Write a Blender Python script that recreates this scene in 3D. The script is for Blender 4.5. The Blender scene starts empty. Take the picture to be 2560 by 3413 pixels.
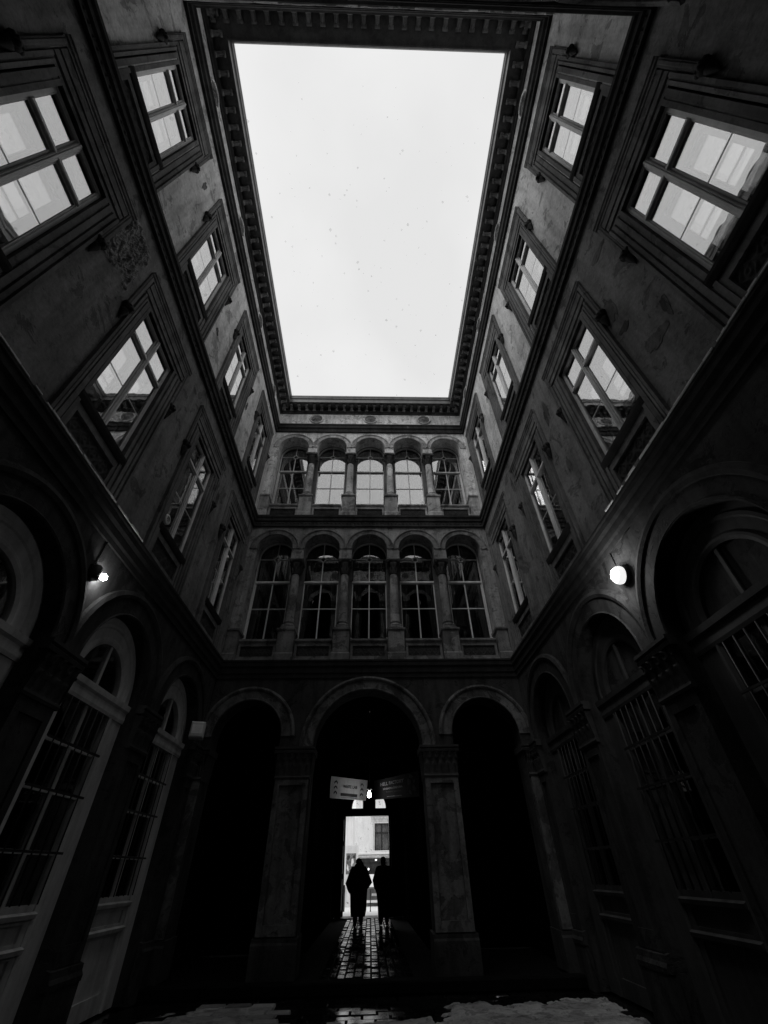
import bpy, math, random
from math import pi, sin, cos, tan, atan2, hypot, exp, radians as R
from mathutils import Vector, Matrix
random.seed(11)
S = bpy.context.scene
# ------------------------------------------------------------------ camera
# metres; x right, y into the courtyard, z up, camera at the origin (ground 1.45 below)
GZ, PZ = -1.45, -1.30            # courtyard ground, passage floor
yaw, pit, rol = R(2.25486), R(40.76218), R(-1.25528)
cf = Vector((sin(yaw) * cos(pit), cos(yaw) * cos(pit), sin(pit)))
cr0 = Vector((cos(yaw), -sin(yaw), 0)); cu0 = cr0.cross(cf)
cr = cos(rol) * cr0 + sin(rol) * cu0; cu = -sin(rol) * cr0 + cos(rol) * cu0
cam = bpy.data.cameras.new('camera'); cam_o = bpy.data.objects.new('camera', cam)
S.collection.objects.link(cam_o)
cam_o.matrix_world = Matrix(((cr.x, cu.x, -cf.x, 0), (cr.y, cu.y, -cf.y, 0), (cr.z, cu.z, -cf.z, 0), (0, 0, 0, 1)))
cam.sensor_fit = 'VERTICAL'; cam.sensor_height = 36; cam.lens = 36 * 1389.2 / 3413.33
cam.clip_start = 0.02; cam.clip_end = 400
S.camera = cam_o
# ------------------------------------------------------------------ sky, sun, exposure
SUN_EL, SUN_AZ = R(55), R(225)     # weak sun behind the overcast: from behind the camera, over the left roof
w = bpy.data.worlds.new('World'); S.world = w; w.use_nodes = True
nt = w.node_tree; nt.nodes.clear()
def wn(t): return nt.nodes.new(t)
out = wn('ShaderNodeOutputWorld'); bg = wn('ShaderNodeBackground')
sky = wn('ShaderNodeTexSky'); sky.sky_type = 'NISHITA'; sky.sun_disc = False
sky.sun_elevation = SUN_EL; sky.sun_rotation = SUN_AZ; sky.air_density = 1.0; sky.dust_density = 4.0
bw = wn('ShaderNodeRGBToBW'); nt.links.new(sky.outputs[0], bw.inputs[0])
tc = wn('ShaderNodeTexCoord'); noi = wn('ShaderNodeTexNoise'); noi.inputs['Scale'].default_value = 1.7
noi.inputs['Detail'].default_value = 5; noi.inputs['Roughness'].default_value = .45
nt.links.new(tc.outputs['Generated'], noi.inputs['Vector'])
mr = wn('ShaderNodeMapRange'); mr.inputs[1].default_value = .36; mr.inputs[2].default_value = .62
mr.inputs[3].default_value = 8.2; mr.inputs[4].default_value = 9.75     # overcast cloud sheet (x strength 0.1)
nt.links.new(noi.outputs[0], mr.inputs[0])
mx = wn('ShaderNodeMix'); mx.data_type = 'FLOAT'; mx.inputs[0].default_value = .95
nt.links.new(bw.outputs[0], mx.inputs[2]); nt.links.new(mr.outputs[0], mx.inputs[3])
cmb = wn('ShaderNodeCombineColor')
for i in range(3): nt.links.new(mx.outputs[0], cmb.inputs[i])
nt.links.new(cmb.outputs[0], bg.inputs[0]); bg.inputs[1].default_value = 0.1
nt.links.new(bg.outputs[0], out.inputs[0])
sun = bpy.data.lights.new('sun', 'SUN'); sun.energy = 0.9; sun.angle = R(40); sun.color = (1, 1, 1)
sun_o = bpy.data.objects.new('sun', sun); S.collection.objects.link(sun_o)
sun_o.rotation_euler = (pi / 2 - SUN_EL, 0, R(-45))      # shines towards +x +y and down
S.view_settings.view_transform = 'Standard'; S.view_settings.look = 'None'
S.view_settings.exposure = 0; S.view_settings.gamma = 1; S.view_settings.use_curve_mapping = False
S.render.engine = 'CYCLES'
cy = S.cycles
cy.use_denoising = True; cy.max_bounces = 10; cy.diffuse_bounces = 3; cy.glossy_bounces = 5
cy.transparent_max_bounces = 12; cy.sample_clamp_indirect = 4; cy.caustics_reflective = False; cy.caustics_refractive = False

# ------------------------------------------------------------------ materials (all neutral greys: black and white photograph)
def g3(v): return (v, v, v, 1)
def new_mat(name):
    m = bpy.data.materials.new(name); m.use_nodes = True
    t = m.node_tree; p = t.nodes['Principled BSDF']
    return m, t, p
def noise(t, vec, scale, detail=6, rough=.6, dist=0):
    n = t.nodes.new('ShaderNodeTexNoise'); n.inputs['Scale'].default_value = scale
    n.inputs['Detail'].default_value = detail; n.inputs['Roughness'].default_value = rough
    n.inputs['Distortion'].default_value = dist
    t.links.new(vec, n.inputs['Vector']); return n.outputs['Fac']
def ramp(t, fac, lo, hi, a=0., b=1.):
    n = t.nodes.new('ShaderNodeMapRange'); n.interpolation_type = 'SMOOTHSTEP'
    n.inputs[1].default_value = lo; n.inputs[2].default_value = hi; n.inputs[3].default_value = a; n.inputs[4].default_value = b
    t.links.new(fac, n.inputs[0]); return n.outputs[0]
def math_(t, op, a, b):
    n = t.nodes.new('ShaderNodeMath'); n.operation = op
    for i, x in enumerate((a, b)):
        if isinstance(x, (int, float)): n.inputs[i].default_value = x
        else: t.links.new(x, n.inputs[i])
    return n.outputs[0]
def grey(t, v):
    n = t.nodes.new('ShaderNodeCombineColor')
    for i in range(3): t.links.new(v, n.inputs[i])
    return n.outputs[0]
def weathered(name, base, stain=.5, peel=0., grain=.25, rough=.9, bump=.25, streak=.4, scale=1., spec=.2):
    m, t, p = new_mat(name)
    geo = t.nodes.new('ShaderNodeNewGeometry'); pos = geo.outputs['Position']
    mp = t.nodes.new('ShaderNodeMapping'); mp.inputs['Scale'].default_value = (5 * scale, 5 * scale, .55 * scale)
    t.links.new(pos, mp.inputs[0])
    big = ramp(t, noise(t, pos, .9 * scale, 5, .62, .4), .34, .66)
    st = ramp(t, noise(t, mp.outputs[0], 1., 5, .6), .38, .7)
    fine = noise(t, pos, 22 * scale, 6, .7)
    v = math_(t, 'MULTIPLY', math_(t, 'ADD', math_(t, 'MULTIPLY', big, .55 * stain), 1 - .55 * stain),
              math_(t, 'ADD', math_(t, 'MULTIPLY', st, -streak), 1.))
    v = math_(t, 'MULTIPLY', v, math_(t, 'ADD', math_(t, 'MULTIPLY', fine, 2 * grain), 1 - grain))
    h = math_(t, 'MULTIPLY', fine, .35)
    mid = ramp(t, noise(t, pos, 7 * scale, 7, .72, .3), .46, .74)
    v = math_(t, 'MULTIPLY', v, math_(t, 'ADD', math_(t, 'MULTIPLY', mid, -.7 * stain), 1.))
    h = math_(t, 'ADD', h, math_(t, 'MULTIPLY', mid, -.25))
    if peel > 0:
        pk = ramp(t, noise(t, pos, 2.1 * scale, 7, .68, .6), .62 - peel * .25, .635 - peel * .25)
        v = math_(t, 'MULTIPLY', v, math_(t, 'ADD', math_(t, 'MULTIPLY', pk, -.42), 1.))
        h = math_(t, 'ADD', h, math_(t, 'MULTIPLY', pk, -.9))
    v = math_(t, 'MULTIPLY', v, base)
    t.links.new(grey(t, v), p.inputs['Base Color'])
    p.inputs['Roughness'].default_value = rough; p.inputs['Specular IOR Level'].default_value = spec
    if bump:
        b = t.nodes.new('ShaderNodeBump'); b.inputs['Strength'].default_value = bump; b.inputs['Distance'].default_value = .02
        t.links.new(h, b.inputs['Height']); t.links.new(b.outputs[0], p.inputs['Normal'])
    return m
M = {}
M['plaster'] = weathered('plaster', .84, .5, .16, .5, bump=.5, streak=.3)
M['plaster_mid'] = weathered('plaster_mid', .28, .6, .18, .55, bump=.5, streak=.35)  # darker copy for the middle storey, daylight's falloff put into the colour
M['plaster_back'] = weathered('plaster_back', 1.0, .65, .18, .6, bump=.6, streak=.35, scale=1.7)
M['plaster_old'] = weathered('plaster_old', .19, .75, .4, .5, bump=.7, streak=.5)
M['plaster_low'] = weathered('plaster_low', .058, .6, .25, .35, bump=.5, streak=.5)  # darkest plaster copy, the ground floor's lost daylight put into the colour
M['masonry'] = weathered('masonry', .34, .5, .2, .5, bump=.9, streak=.2)
M['stone'] = weathered('stone', .23, .6, .1, .4, bump=.4, streak=.45)
M['modillion'] = weathered('modillion', .34, .8, 0, .45, rough=.4, bump=.3, streak=.3, spec=.5)
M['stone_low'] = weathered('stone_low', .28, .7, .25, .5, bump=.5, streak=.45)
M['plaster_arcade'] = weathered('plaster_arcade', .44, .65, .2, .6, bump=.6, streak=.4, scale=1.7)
M['court_snow'] = weathered('court_snow', .5, .75, .3, .4, rough=.8, bump=.7, streak=.1, scale=2.2)
M['window_back'] = weathered('window_back', .22, .8, 0, .3, bump=0, scale=2)
M['floor_dark'] = weathered('floor_dark', .008, .5, 0, .3, rough=.9, bump=.2, spec=.05)  # near-black, the passage's gloom put into the floor colour
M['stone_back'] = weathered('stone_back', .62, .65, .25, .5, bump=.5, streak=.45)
M['soot_shade'] = weathered('soot_shade', .035, .5, 0, .4, bump=.4, streak=.4)  # sooty stone, with shade of soffits, reveals and undersides in the colour
M['cornice'] = weathered('cornice', .06, .6, 0, .4, bump=.4, streak=.5)  # sooty stone, shade of its downward faces included in the colour
M['cornice_top'] = weathered('cornice_top', .16, .6, 0, .4, bump=.3, streak=.4, rough=.45, spec=.5)
M['carving'] = weathered('carving', .06, .5, 0, .4, bump=.3, streak=.3)
M['white_wood'] = weathered('white_wood', .88, .25, 0, .15, rough=.6, bump=.1, streak=.3, spec=.4)
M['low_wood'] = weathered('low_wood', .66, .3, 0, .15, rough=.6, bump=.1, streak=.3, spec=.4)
M['dim_wood'] = weathered('dim_wood', .07, .4, 0, .2, rough=.7, bump=.1, streak=.4)  # darker timber copy, the right wall's gloom put into the colour
M['dark'] = weathered('dark', .006, .3, 0, .2, bump=0, spec=0)  # near-black, gloom of passage and rooms put into the colour
M['iron'] = weathered('iron', .03, .3, 0, .2, rough=.5, bump=0)
M['curtain'] = weathered('curtain', .05, .2, 0, .1, bump=0, streak=.2)
M['snow'] = weathered('snow', .82, .12, 0, .1, rough=.8, bump=.25, streak=.05, scale=2)
M['slush'] = weathered('slush', .42, .5, .3, .3, rough=.6, bump=.5, streak=.05, scale=3)
M['pale_wall'] = weathered('pale_wall', .92, .12, 0, .12, bump=.2, streak=.1)
M['street_wall'] = weathered('street_wall', .88, .2, .1, .3, bump=.6, streak=.12, scale=1.4)
M['street_trim'] = weathered('street_trim', .75, .3, 0, .2, bump=.2)
M['shop'] = weathered('shop', .06, .6, 0, .3, bump=.1)
M['cloth'] = weathered('cloth', .012, .3, 0, .3, bump=.2)
M['skin'] = weathered('skin', .2, .2, 0, .1, bump=0)
M['banner'] = weathered('banner', .55, .25, 0, .2, bump=.1, streak=.1, scale=3)
M['banner_dark'] = weathered('banner_dark', .02, .3, 0, .2, bump=0)
M['print_dark'] = weathered('print_dark', .06, .2, 0, .1, bump=0)
M['print_light'] = weathered('print_light', .6, .4, 0, .3, bump=0, scale=6)
M['print_mid'] = weathered('print_mid', .12, .4, 0, .3, bump=0, scale=6)
M['poster'] = weathered('poster', .42, .95, .4, .3, bump=0, streak=.3, scale=7)
M['car'] = weathered('car', .10, .2, 0, .1, rough=.3, bump=0)
def wet(name, base, r0, r1, sp=.5):
    m, t, p = new_mat(name)
    geo = t.nodes.new('ShaderNodeNewGeometry'); pos = geo.outputs['Position']
    oi = t.nodes.new('ShaderNodeObjectInfo')
    n = noise(t, pos, 9, 6, .7); a = noise(t, pos, 1.3, 4, .6)
    v = math_(t, 'MULTIPLY', math_(t, 'ADD', n, math_(t, 'MULTIPLY', oi.outputs['Random'], .8)), base)
    t.links.new(grey(t, v), p.inputs['Base Color'])
    p.inputs['Specular IOR Level'].default_value = sp
    t.links.new(ramp(t, a, .35, .65, r0, r1), p.inputs['Roughness'])
    b = t.nodes.new('ShaderNodeBump'); b.inputs['Strength'].default_value = .12; b.inputs['Distance'].default_value = .01
    t.links.new(n, b.inputs['Height']); t.links.new(b.outputs[0], p.inputs['Normal'])
    return m
M['wet_stone'] = wet('wet_stone', .008, .04, .2, .22)
M['damp_stone'] = wet('damp_stone', .09, .35, .7)
M['slab'] = wet('slab', .34, .3, .6)
def glass(name, a, b, power=3.):
    m, t, p = new_mat(name); t.nodes.remove(p)
    lw = t.nodes.new('ShaderNodeLayerWeight'); lw.inputs['Blend'].default_value = .5
    geo = t.nodes.new('ShaderNodeNewGeometry')
    nz = noise(t, geo.outputs['Position'], 2.2, 2, .5)
    bp = t.nodes.new('ShaderNodeBump'); bp.inputs['Strength'].default_value = .05; bp.inputs['Distance'].default_value = .03
    t.links.new(nz, bp.inputs['Height'])
    fac = math_(t, 'MULTIPLY', math_(t, 'POWER', lw.outputs['Facing'], power), b)
    fac = math_(t, 'ADD', fac, ramp(t, lw.outputs['Facing'], .11, .27, a * .12, a))     # low at near-normal view, mirror-like at a slant
    tr = t.nodes.new('ShaderNodeBsdfTransparent'); gl = t.nodes.new('ShaderNodeBsdfGlossy'); gl.inputs['Roughness'].default_value = .0
    t.links.new(bp.outputs[0], gl.inputs['Normal'])
    mix = t.nodes.new('ShaderNodeMixShader'); t.links.new(fac, mix.inputs[0])
    t.links.new(tr.outputs[0], mix.inputs[1]); t.links.new(gl.outputs[0], mix.inputs[2])
    t.links.new(mix.outputs[0], t.nodes['Material Output'].inputs[0]); return m
m, t, p = new_mat('snowflake'); p.inputs['Base Color'].default_value = g3(.9); tr_ = t.nodes.new('ShaderNodeBsdfTransparent'); mix_ = t.nodes.new('ShaderNodeMixShader')
mix_.inputs[0].default_value = .12; t.links.new(tr_.outputs[0], mix_.inputs[1]); t.links.new(p.outputs[0], mix_.inputs[2]); t.links.new(mix_.outputs[0], t.nodes['Material Output'].inputs[0]); M['snowflake'] = m
M['glass'] = glass('glass', .33, .55)
M['glass_in'] = glass('glass_in', .85, .15)
M['glass_street'] = glass('glass_street', .10, .4)
M['glass_low'] = glass('glass_low', .12, .5)
def emit(name, s):
    m, t, p = new_mat(name); p.inputs['Base Color'].default_value = g3(.8)
    p.inputs['Emission Color'].default_value = g3(1); p.inputs['Emission Strength'].default_value = s; return m
M['lamp_disc'] = emit('lamp_disc', .88)
M['bulb'] = emit('bulb', 30)
M['bulb_wall'] = emit('bulb_wall', 110)
M['shop_light'] = emit('shop_light', 2.2)

# ------------------------------------------------------------------ mesh helpers
class MB:
    def __init__(s): s.v = []; s.f = []; s.sm = []
    def add(s, vs, fs, smooth=False):
        o = len(s.v); s.v += [tuple(v) for v in vs]
        for f in fs: s.f.append(tuple(i + o for i in f)); s.sm.append(smooth)
        return s
    def box(s, x0, x1, y0, y1, z0, z1):
        v = [(x, y, z) for z in (z0, z1) for y in (y0, y1) for x in (x0, x1)]
        return s.add(v, [(0, 2, 3, 1), (4, 5, 7, 6), (0, 1, 5, 4), (1, 3, 7, 5), (3, 2, 6, 7), (2, 0, 4, 6)])
    def bbox(s, x0, x1, y0, y1, z0, z1, b=.006):
        """box with chamfered front (-y) edges"""
        v = [(x0, y1, z0), (x1, y1, z0), (x1, y1, z1), (x0, y1, z1), (x0, y0 + b, z0), (x1, y0 + b, z0), (x1, y0 + b, z1), (x0, y0 + b, z1),
             (x0 + b, y0, z0 + b), (x1 - b, y0, z0 + b), (x1 - b, y0, z1 - b), (x0 + b, y0, z1 - b)]
        return s.add(v, [(0, 3, 2, 1), (0, 1, 5, 4), (1, 2, 6, 5), (2, 3, 7, 6), (3, 0, 4, 7), (4, 5, 9, 8), (5, 6, 10, 9), (6, 7, 11, 10), (7, 4, 8, 11), (8, 9, 10, 11)])
    def mould(s, x0, x1, prof, m0=0, m1=0):
        """straight moulding along x; prof = [(projection, z)...]; m0/m1 = mitre factors at the ends"""
        n = len(prof); v = [(x0 + m0 * p, -p, z) for p, z in prof] + [(x1 - m1 * p, -p, z) for p, z in prof]
        f = [(i, (i + 1) % n, n + (i + 1) % n, n + i) for i in range(n)] + [tuple(range(n))[::-1], tuple(range(n, 2 * n))]
        return s.add(v, f)
    def vmould(s, z0, z1, prof, x):
        """upright moulding; prof = [(dx, projection)]"""
        n = len(prof); v = [(x + a, -p, z0) for a, p in prof] + [(x + a, -p, z1) for a, p in prof]
        f = [(i, (i + 1) % n, n + (i + 1) % n, n + i) for i in range(n)] + [tuple(range(n))[::-1], tuple(range(n, 2 * n))]
        return s.add(v, f)
    def ring(s, cx, cz, prof, a0=0, a1=pi, n=28, closed=False, smooth=False):
        """arch: prof = closed list [(radius, y)] swept round an axis along y"""
        k = len(prof); v = []
        for i in range(n + 1):
            a = a0 + (a1 - a0) * i / n
            v += [(cx + r * cos(a), y, cz + r * sin(a)) for r, y in prof]
        f = [(i * k + j, i * k + (j + 1) % k, (i + 1) * k + (j + 1) % k, (i + 1) * k + j) for i in range(n) for j in range(k)]
        if not closed: f += [tuple(range(k)), tuple(range(n * k, n * k + k))[::-1]]
        return s.add(v, f, smooth)
    def lathe(s, cx, cy, prof, n=16, smooth=True):
        v = []
        for r, z in prof: v += [(cx + r * cos(2 * pi * i / n), cy + r * sin(2 * pi * i / n), z) for i in range(n)]
        f = [(j * n + i, j * n + (i + 1) % n, (j + 1) * n + (i + 1) % n, (j + 1) * n + i) for j in range(len(prof) - 1) for i in range(n)]
        f += [tuple(range(n))[::-1], tuple(range((len(prof) - 1) * n, len(prof) * n))]
        return s.add(v, f, smooth)
    def tube(s, p, q, r, n=8, r2=None):
        p, q = Vector(p), Vector(q); d = (q - p).normalized(); u = d.orthogonal().normalized(); w_ = d.cross(u)
        r2 = r if r2 is None else r2
        v = [p + r * (cos(2 * pi * i / n) * u + sin(2 * pi * i / n) * w_) for i in range(n)] + [q + r2 * (cos(2 * pi * i / n) * u + sin(2 * pi * i / n) * w_) for i in range(n)]
        return s.add(v, [(i, (i + 1) % n, n + (i + 1) % n, n + i) for i in range(n)] + [tuple(range(n))[::-1], tuple(range(n, 2 * n))], True)
    def ball(s, c, rx, ry, rz, n=12, m=8):
        v = [(c[0], c[1], c[2] - rz)]
        for j in range(1, m):
            t = -pi / 2 + pi * j / m
            v += [(c[0] + rx * cos(t) * cos(2 * pi * i / n), c[1] + ry * cos(t) * sin(2 * pi * i / n), c[2] + rz * sin(t)) for i in range(n)]
        v.append((c[0], c[1], c[2] + rz)); L = len(v) - 1
        f = [(0, 1 + (i + 1) % n, 1 + i) for i in range(n)]
        for j in range(m - 2): f += [(1 + j * n + i, 1 + j * n + (i + 1) % n, 1 + (j + 1) * n + (i + 1) % n, 1 + (j + 1) * n + i) for i in range(n)]
        f += [(1 + (m - 2) * n + i, 1 + (m - 2) * n + (i + 1) % n, L) for i in range(n)]
        return s.add(v, f, True)
    def relief(s, x0, x1, z0, z1, y, h, nx, nz):
        """carved face: height field h(u, v) in 0..1, raised towards -y"""
        v = []
        for j in range(nz + 1):
            for i in range(nx + 1):
                a, b = i / nx, j / nz; v.append((x0 + (x1 - x0) * a, y - h(a, b), z0 + (z1 - z0) * b))
        return s.add(v, [(j * (nx + 1) + i, j * (nx + 1) + i + 1, (j + 1) * (nx + 1) + i + 1, (j + 1) * (nx + 1) + i) for j in range(nz) for i in range(nx)], True)
    def poly(s, pts, y0, y1):
        """flat polygon [(x, z)] with thickness y0..y1"""
        n = len(pts); v = [(x, y0, z) for x, z in pts] + [(x, y1, z) for x, z in pts]
        return s.add(v, [tuple(range(n)), tuple(range(n, 2 * n))[::-1]] + [(i, n + i, n + (i + 1) % n, (i + 1) % n) for i in range(n)])
    def holes(s, x0, x1, z0, z1, rects, y0, y1):
        """wall with rectangular holes, front face y0, reveals back to y1"""
        xs = sorted({x0, x1, *[a for r in rects for a in r[:2]]}); zs = sorted({z0, z1, *[a for r in rects for a in r[2:]]})
        for i in range(len(xs) - 1):
            for j in range(len(zs) - 1):
                cx, cz = (xs[i] + xs[i + 1]) / 2, (zs[j] + zs[j + 1]) / 2
                if any(r[0] < cx < r[1] and r[2] < cz < r[3] for r in rects): continue
                s.add([(xs[i], y0, zs[j]), (xs[i + 1], y0, zs[j]), (xs[i + 1], y0, zs[j + 1]), (xs[i], y0, zs[j + 1])], [(0, 1, 2, 3)])
        for a, b, c, d in rects:
            s.add([(a, y0, c), (b, y0, c), (b, y0, d), (a, y0, d), (a, y1, c), (b, y1, c), (b, y1, d), (a, y1, d)],
                  [(0, 4, 5, 1), (1, 5, 6, 2), (2, 6, 7, 3), (3, 7, 4, 0)])
        return s
    def arched(s, x0, x1, z0, z1, arches, y0, y1, n=24):
        """wall x0..x1, z0..z1 with arched openings [(cx, r, zspring, zbottom)] sorted by x, reveals to y1"""
        x = x0
        for cx, r, zs, zb in arches:
            a, b = cx - r, cx + r
            if a > x + 1e-5: s.add([(x, y0, z0), (a, y0, z0), (a, y0, z1), (x, y0, z1)], [(0, 1, 2, 3)])
            if zb > z0 + 1e-5: s.add([(a, y0, z0), (b, y0, z0), (b, y0, zb), (a, y0, zb)], [(0, 1, 2, 3)])
            P = [(cx - r * cos(pi * i / n), zs + r * sin(pi * i / n)) for i in range(n + 1)]
            for i in range(n):
                (xa, za), (xb, zb_) = P[i], P[i + 1]
                s.add([(xa, y0, za), (xb, y0, zb_), (xb, y0, z1), (xa, y0, z1)], [(0, 1, 2, 3)])
                s.add([(xa, y0, za), (xa, y1, za), (xb, y1, zb_), (xb, y0, zb_)], [(0, 1, 2, 3)])
            s.add([(a, y0, zb), (a, y1, zb), (a, y1, zs), (a, y0, zs)], [(0, 1, 2, 3)])
            s.add([(b, y0, zb), (b, y1, zb), (b, y1, zs), (b, y0, zs)], [(3, 2, 1, 0)])
            x = b
        if x < x1 - 1e-5: s.add([(x, y0, z0), (x1, y0, z0), (x1, y0, z1), (x, y0, z1)], [(0, 1, 2, 3)])
        return s
    def build(s, name, mat, parent=None, loc=None):
        me = bpy.data.meshes.new(name); me.from_pydata(s.v, [], s.f); me.update()
        me.polygons.foreach_set('use_smooth', s.sm); me.materials.append(M[mat])
        o = bpy.data.objects.new(name, me); S.collection.objects.link(o)
        if parent: o.parent = parent
        if loc: o.location = loc
        return o
def thing(name, label, cat, loc=(0, 0, 0), rz=0, group=None):
    o = bpy.data.objects.new(name, None); S.collection.objects.link(o); o.location = loc; o.rotation_euler = (0, 0, rz)
    o['label'] = label; o['category'] = cat
    if group: o['group'] = group
    return o
def tag(o, label, cat, group=None):
    o['label'] = label; o['category'] = cat
    if group: o['group'] = group
    return o
def kind(o, k): o['kind'] = k; return o
def copy_part(o, parent, dx=0, dz=0, dy=0):
    """a part with its sub-parts (shared meshes)"""
    c = o.copy(); S.collection.objects.link(c); c.parent = parent; c.location = (o.location.x + dx, o.location.y + dy, o.location.z + dz)
    for ch in list(o.children):
        d = ch.copy(); S.collection.objects.link(d); d.parent = c
    return c

# ------------------------------------------------------------------ ornament
def rosettes(n):
    def h(u, v):
        a = (u * n) % 1 - .5; b = (v - .5) * .9; d = hypot(a, b); t = atan2(b, a)
        k = .020 * exp(-((d - .34 - .05 * cos(4 * t)) / .055) ** 2) + .016 * exp(-((d - .12) / .05) ** 2) + .012 * exp(-(abs(abs(a) - .5) / .05) ** 2) * (1 if abs(b) < .3 else 0)
        return k
    return h
def acanthus(n, amp):
    def h(u, v):
        k = .15 * amp + .45 * amp * v ** 2
        for row, (v0, v1) in enumerate(((0, .55), (.38, .98))):
            if v0 <= v <= v1:
                t = (v - v0) / (v1 - v0); x = (u * n + .5 * row) % 1 - .5
                wdt = .46 * (1 - t) ** .35 * (.75 + .25 * abs(cos(9 * t)))
                if abs(x) < wdt: k = max(k, amp * (.3 + .6 * t ** 1.5) * (1 - (x / wdt) ** 2) ** .4 + .10 * amp * exp(-(x / .05) ** 2) - .08 * amp * abs(sin(22 * t)) * min(1, abs(x) * 5))
        for cx in [q / n for q in range(n + 1)]:
            d = hypot((u - cx) * n, (v - .84) * 1.6); k += .45 * amp * exp(-((d - .2) / .09) ** 2)
        return k
    return h
def mask(parent_z=0):
    """grotesque head that ends the ear strip of a window"""
    m = MB()
    m.ball((0, -.07, .02), .075, .075, .10, 10, 8); m.ball((0, -.13, -.02), .03, .04, .035, 8, 6)
    m.ball((-.035, -.125, .035), .022, .02, .018, 6, 5); m.ball((.035, -.125, .035), .022, .02, .018, 6, 5)
    m.ball((-.06, -.06, .06), .04, .05, .05, 8, 6); m.ball((.06, -.06, .06), .04, .05, .05, 8, 6)
    m.lathe(0, -.05, [(.062, -.05), (.055, -.1), (.035, -.17), (.016, -.24), (.004, -.29)], 10)
    return m

# ------------------------------------------------------------------ rectangular windows of the side walls
def make_window(fac, cx, zp):
    """zp = (base, panel0, panel1, sill, glasstop, bar, transom, lintel, hood, eartop, earbottom)"""
    base, p0, p1, sill, gt, bar, tr, lint, hood, eb = zp
    W = .485
    fr = MB()                                                       # timber frame = the part itself
    y0, y1 = .055, .11
    for sx in (-1, 1):
        a, b = sorted((sx * (W + .05), sx * (W - .01))); fr.bbox(a, b, y0, y1, sill, gt + .05, .01)
    fr.bbox(-W - .05, W + .05, y0 - .005, y1 + .003, gt - .01, gt + .055, .01)
    fr.bbox(-W, W, y0 - .025, y1 + .01, tr - .05, tr - .012, .01); fr.bbox(-W, W, y0 - .012, y1, tr - .012, tr + .035, .01)   # transom
    fr.bbox(-.04, .04, y0 - .02, y1 + .006, sill, gt, .012); fr.bbox(-.018, .018, y0 - .035, y0, sill, gt, .008)   # mullion
    for sx in (-1, 1):
        for (za, zb) in ((sill + .02, tr - .05), (tr + .035, gt)):
            x0, x1 = sorted((sx * .04, sx * W))
            fr.box(x0, x0 + .022, y0 + .012, y1, za, zb); fr.box(x1 - .022, x1, y0 + .012, y1, za, zb)
            fr.box(x0 + .022, x1 - .022, y0 + .012, y1, zb - .022, zb)
        x0, x1 = sorted((sx * .062, sx * (W - .022)))
        fr.box(x0, x1, y0 + .03, y1 - .01, bar - .013, bar + .013); fr.box(x0, x1, y0 + .012, y1, sill + .02, sill + .08)
    fr.box(-W, W, .10, .17, sill, sill + .03)
    win = fr.build('window', 'white_wood', fac, (cx, 0, 0))
    for sx in (-1, 1):
        x0, x1 = sorted((sx * .062, sx * (W - .022)))
        for (za, zb) in ((sill + .08, bar - .013), (bar + .013, tr - .05), (tr + .035, gt - .022)):
            MB().box(x0, x1, .080, .084, za, zb).build('pane', 'glass', win)
    inn = MB()                                                      # second, inner casement behind the outer one
    yi, yj = .17, .21
    inn.box(-W - .05, -W + .1, yi, yj, sill, gt + .1); inn.box(W - .1, W + .05, yi, yj, sill, gt + .1)
    inn.box(-.075, .075, yi, yj, sill, gt + .1); inn.box(-W, W, yi - .003, yj + .003, tr - .14, tr + .02); inn.box(-W, W, yi, yj, gt - .1, gt + .1); inn.box(-W, W, yi, yj, sill, sill + .1)
    inn.build('inner_frame', 'dim_wood', win)
    for sx in (-1, 1):
        x0, x1 = sorted((sx * .075, sx * (W - .1)))
        for (za, zb) in ((sill + .1, tr - .14), (tr + .02, gt - .1)):
            if zb - za > .6: cuts = [za, za + (zb - za) * .30, za + (zb - za) * .62, zb]
            else: cuts = [za, zb]
            for k in range(len(cuts) - 1): MB().box(x0, x1, yi + .02, yi + .024, cuts[k] + (.03 if k else 0), cuts[k + 1] - (.03 if k < len(cuts) - 2 else 0)).build('inner_pane', 'glass_in', win)
            for z in cuts[1:-1]: MB().box(x0, x1, yi, yj, z - .03, z + .03).build('glazing_bar', 'dim_wood', win)
    st = MB()                                                       # stone surround
    J0, J1 = .53, .81
    for sx in (-1, 1):
        pr = [(J0, -.05), (J0, .012), (J0 + .055, .012), (J0 + .06, -.012), (J0 + .075, -.012), (J0 + .08, .03), (J0 + .15, .03), (J0 + .155, .0), (J0 + .17, .0), (J0 + .175, .035), (J0 + .215, .045), (J0 + .22, .02), (J0 + .235, .02), (J0 + .24, .06), (J1, .06), (J1, .0)]
        pr = [(sx * x_, p_) for x_, p_ in pr]
        if sx < 0: pr = pr[::-1]
        MB().vmould(base, lint + .001, pr, 0).build('jamb', 'stone', win)
    az = hood - .14
    st.mould(-J1, J1, [(-.05, lint), (.012, lint), (.012, lint + .07), (-.012, lint + .075), (-.012, lint + .09), (.03, lint + .095), (.03, lint + .20), (.0, lint + .205), (.0, lint + .22), (.04, lint + .225), (.045, az - .04), (.055, az - .03), (.055, az), (-.05, az)])
    st.build('architrave', 'stone', win)
    st = MB()
    st.box(-J0, J0, -.0, .055, gt + .03, lint); st.build('lintel', 'soot_shade', win)
    for sx in (-1, 1):
        x0, x1 = sorted((sx * (J0 - .004), sx * (J0 + .1))); MB().box(x0, x1, .06, .42, sill - .05, gt + .06).build('reveal', 'soot_shade', win)
    hd = MB()
    z = hood - .14
    hd.mould(-.92, .92, [(0, z), (.035, z), (.04, z + (hood - z) * .3), (.055, z + (hood - z) * .45), (.058, z + (hood - z) * .75), (.07, hood - .02), (.07, hood), (0, hood)])
    hd.build('hood', 'stone', win)
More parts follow.
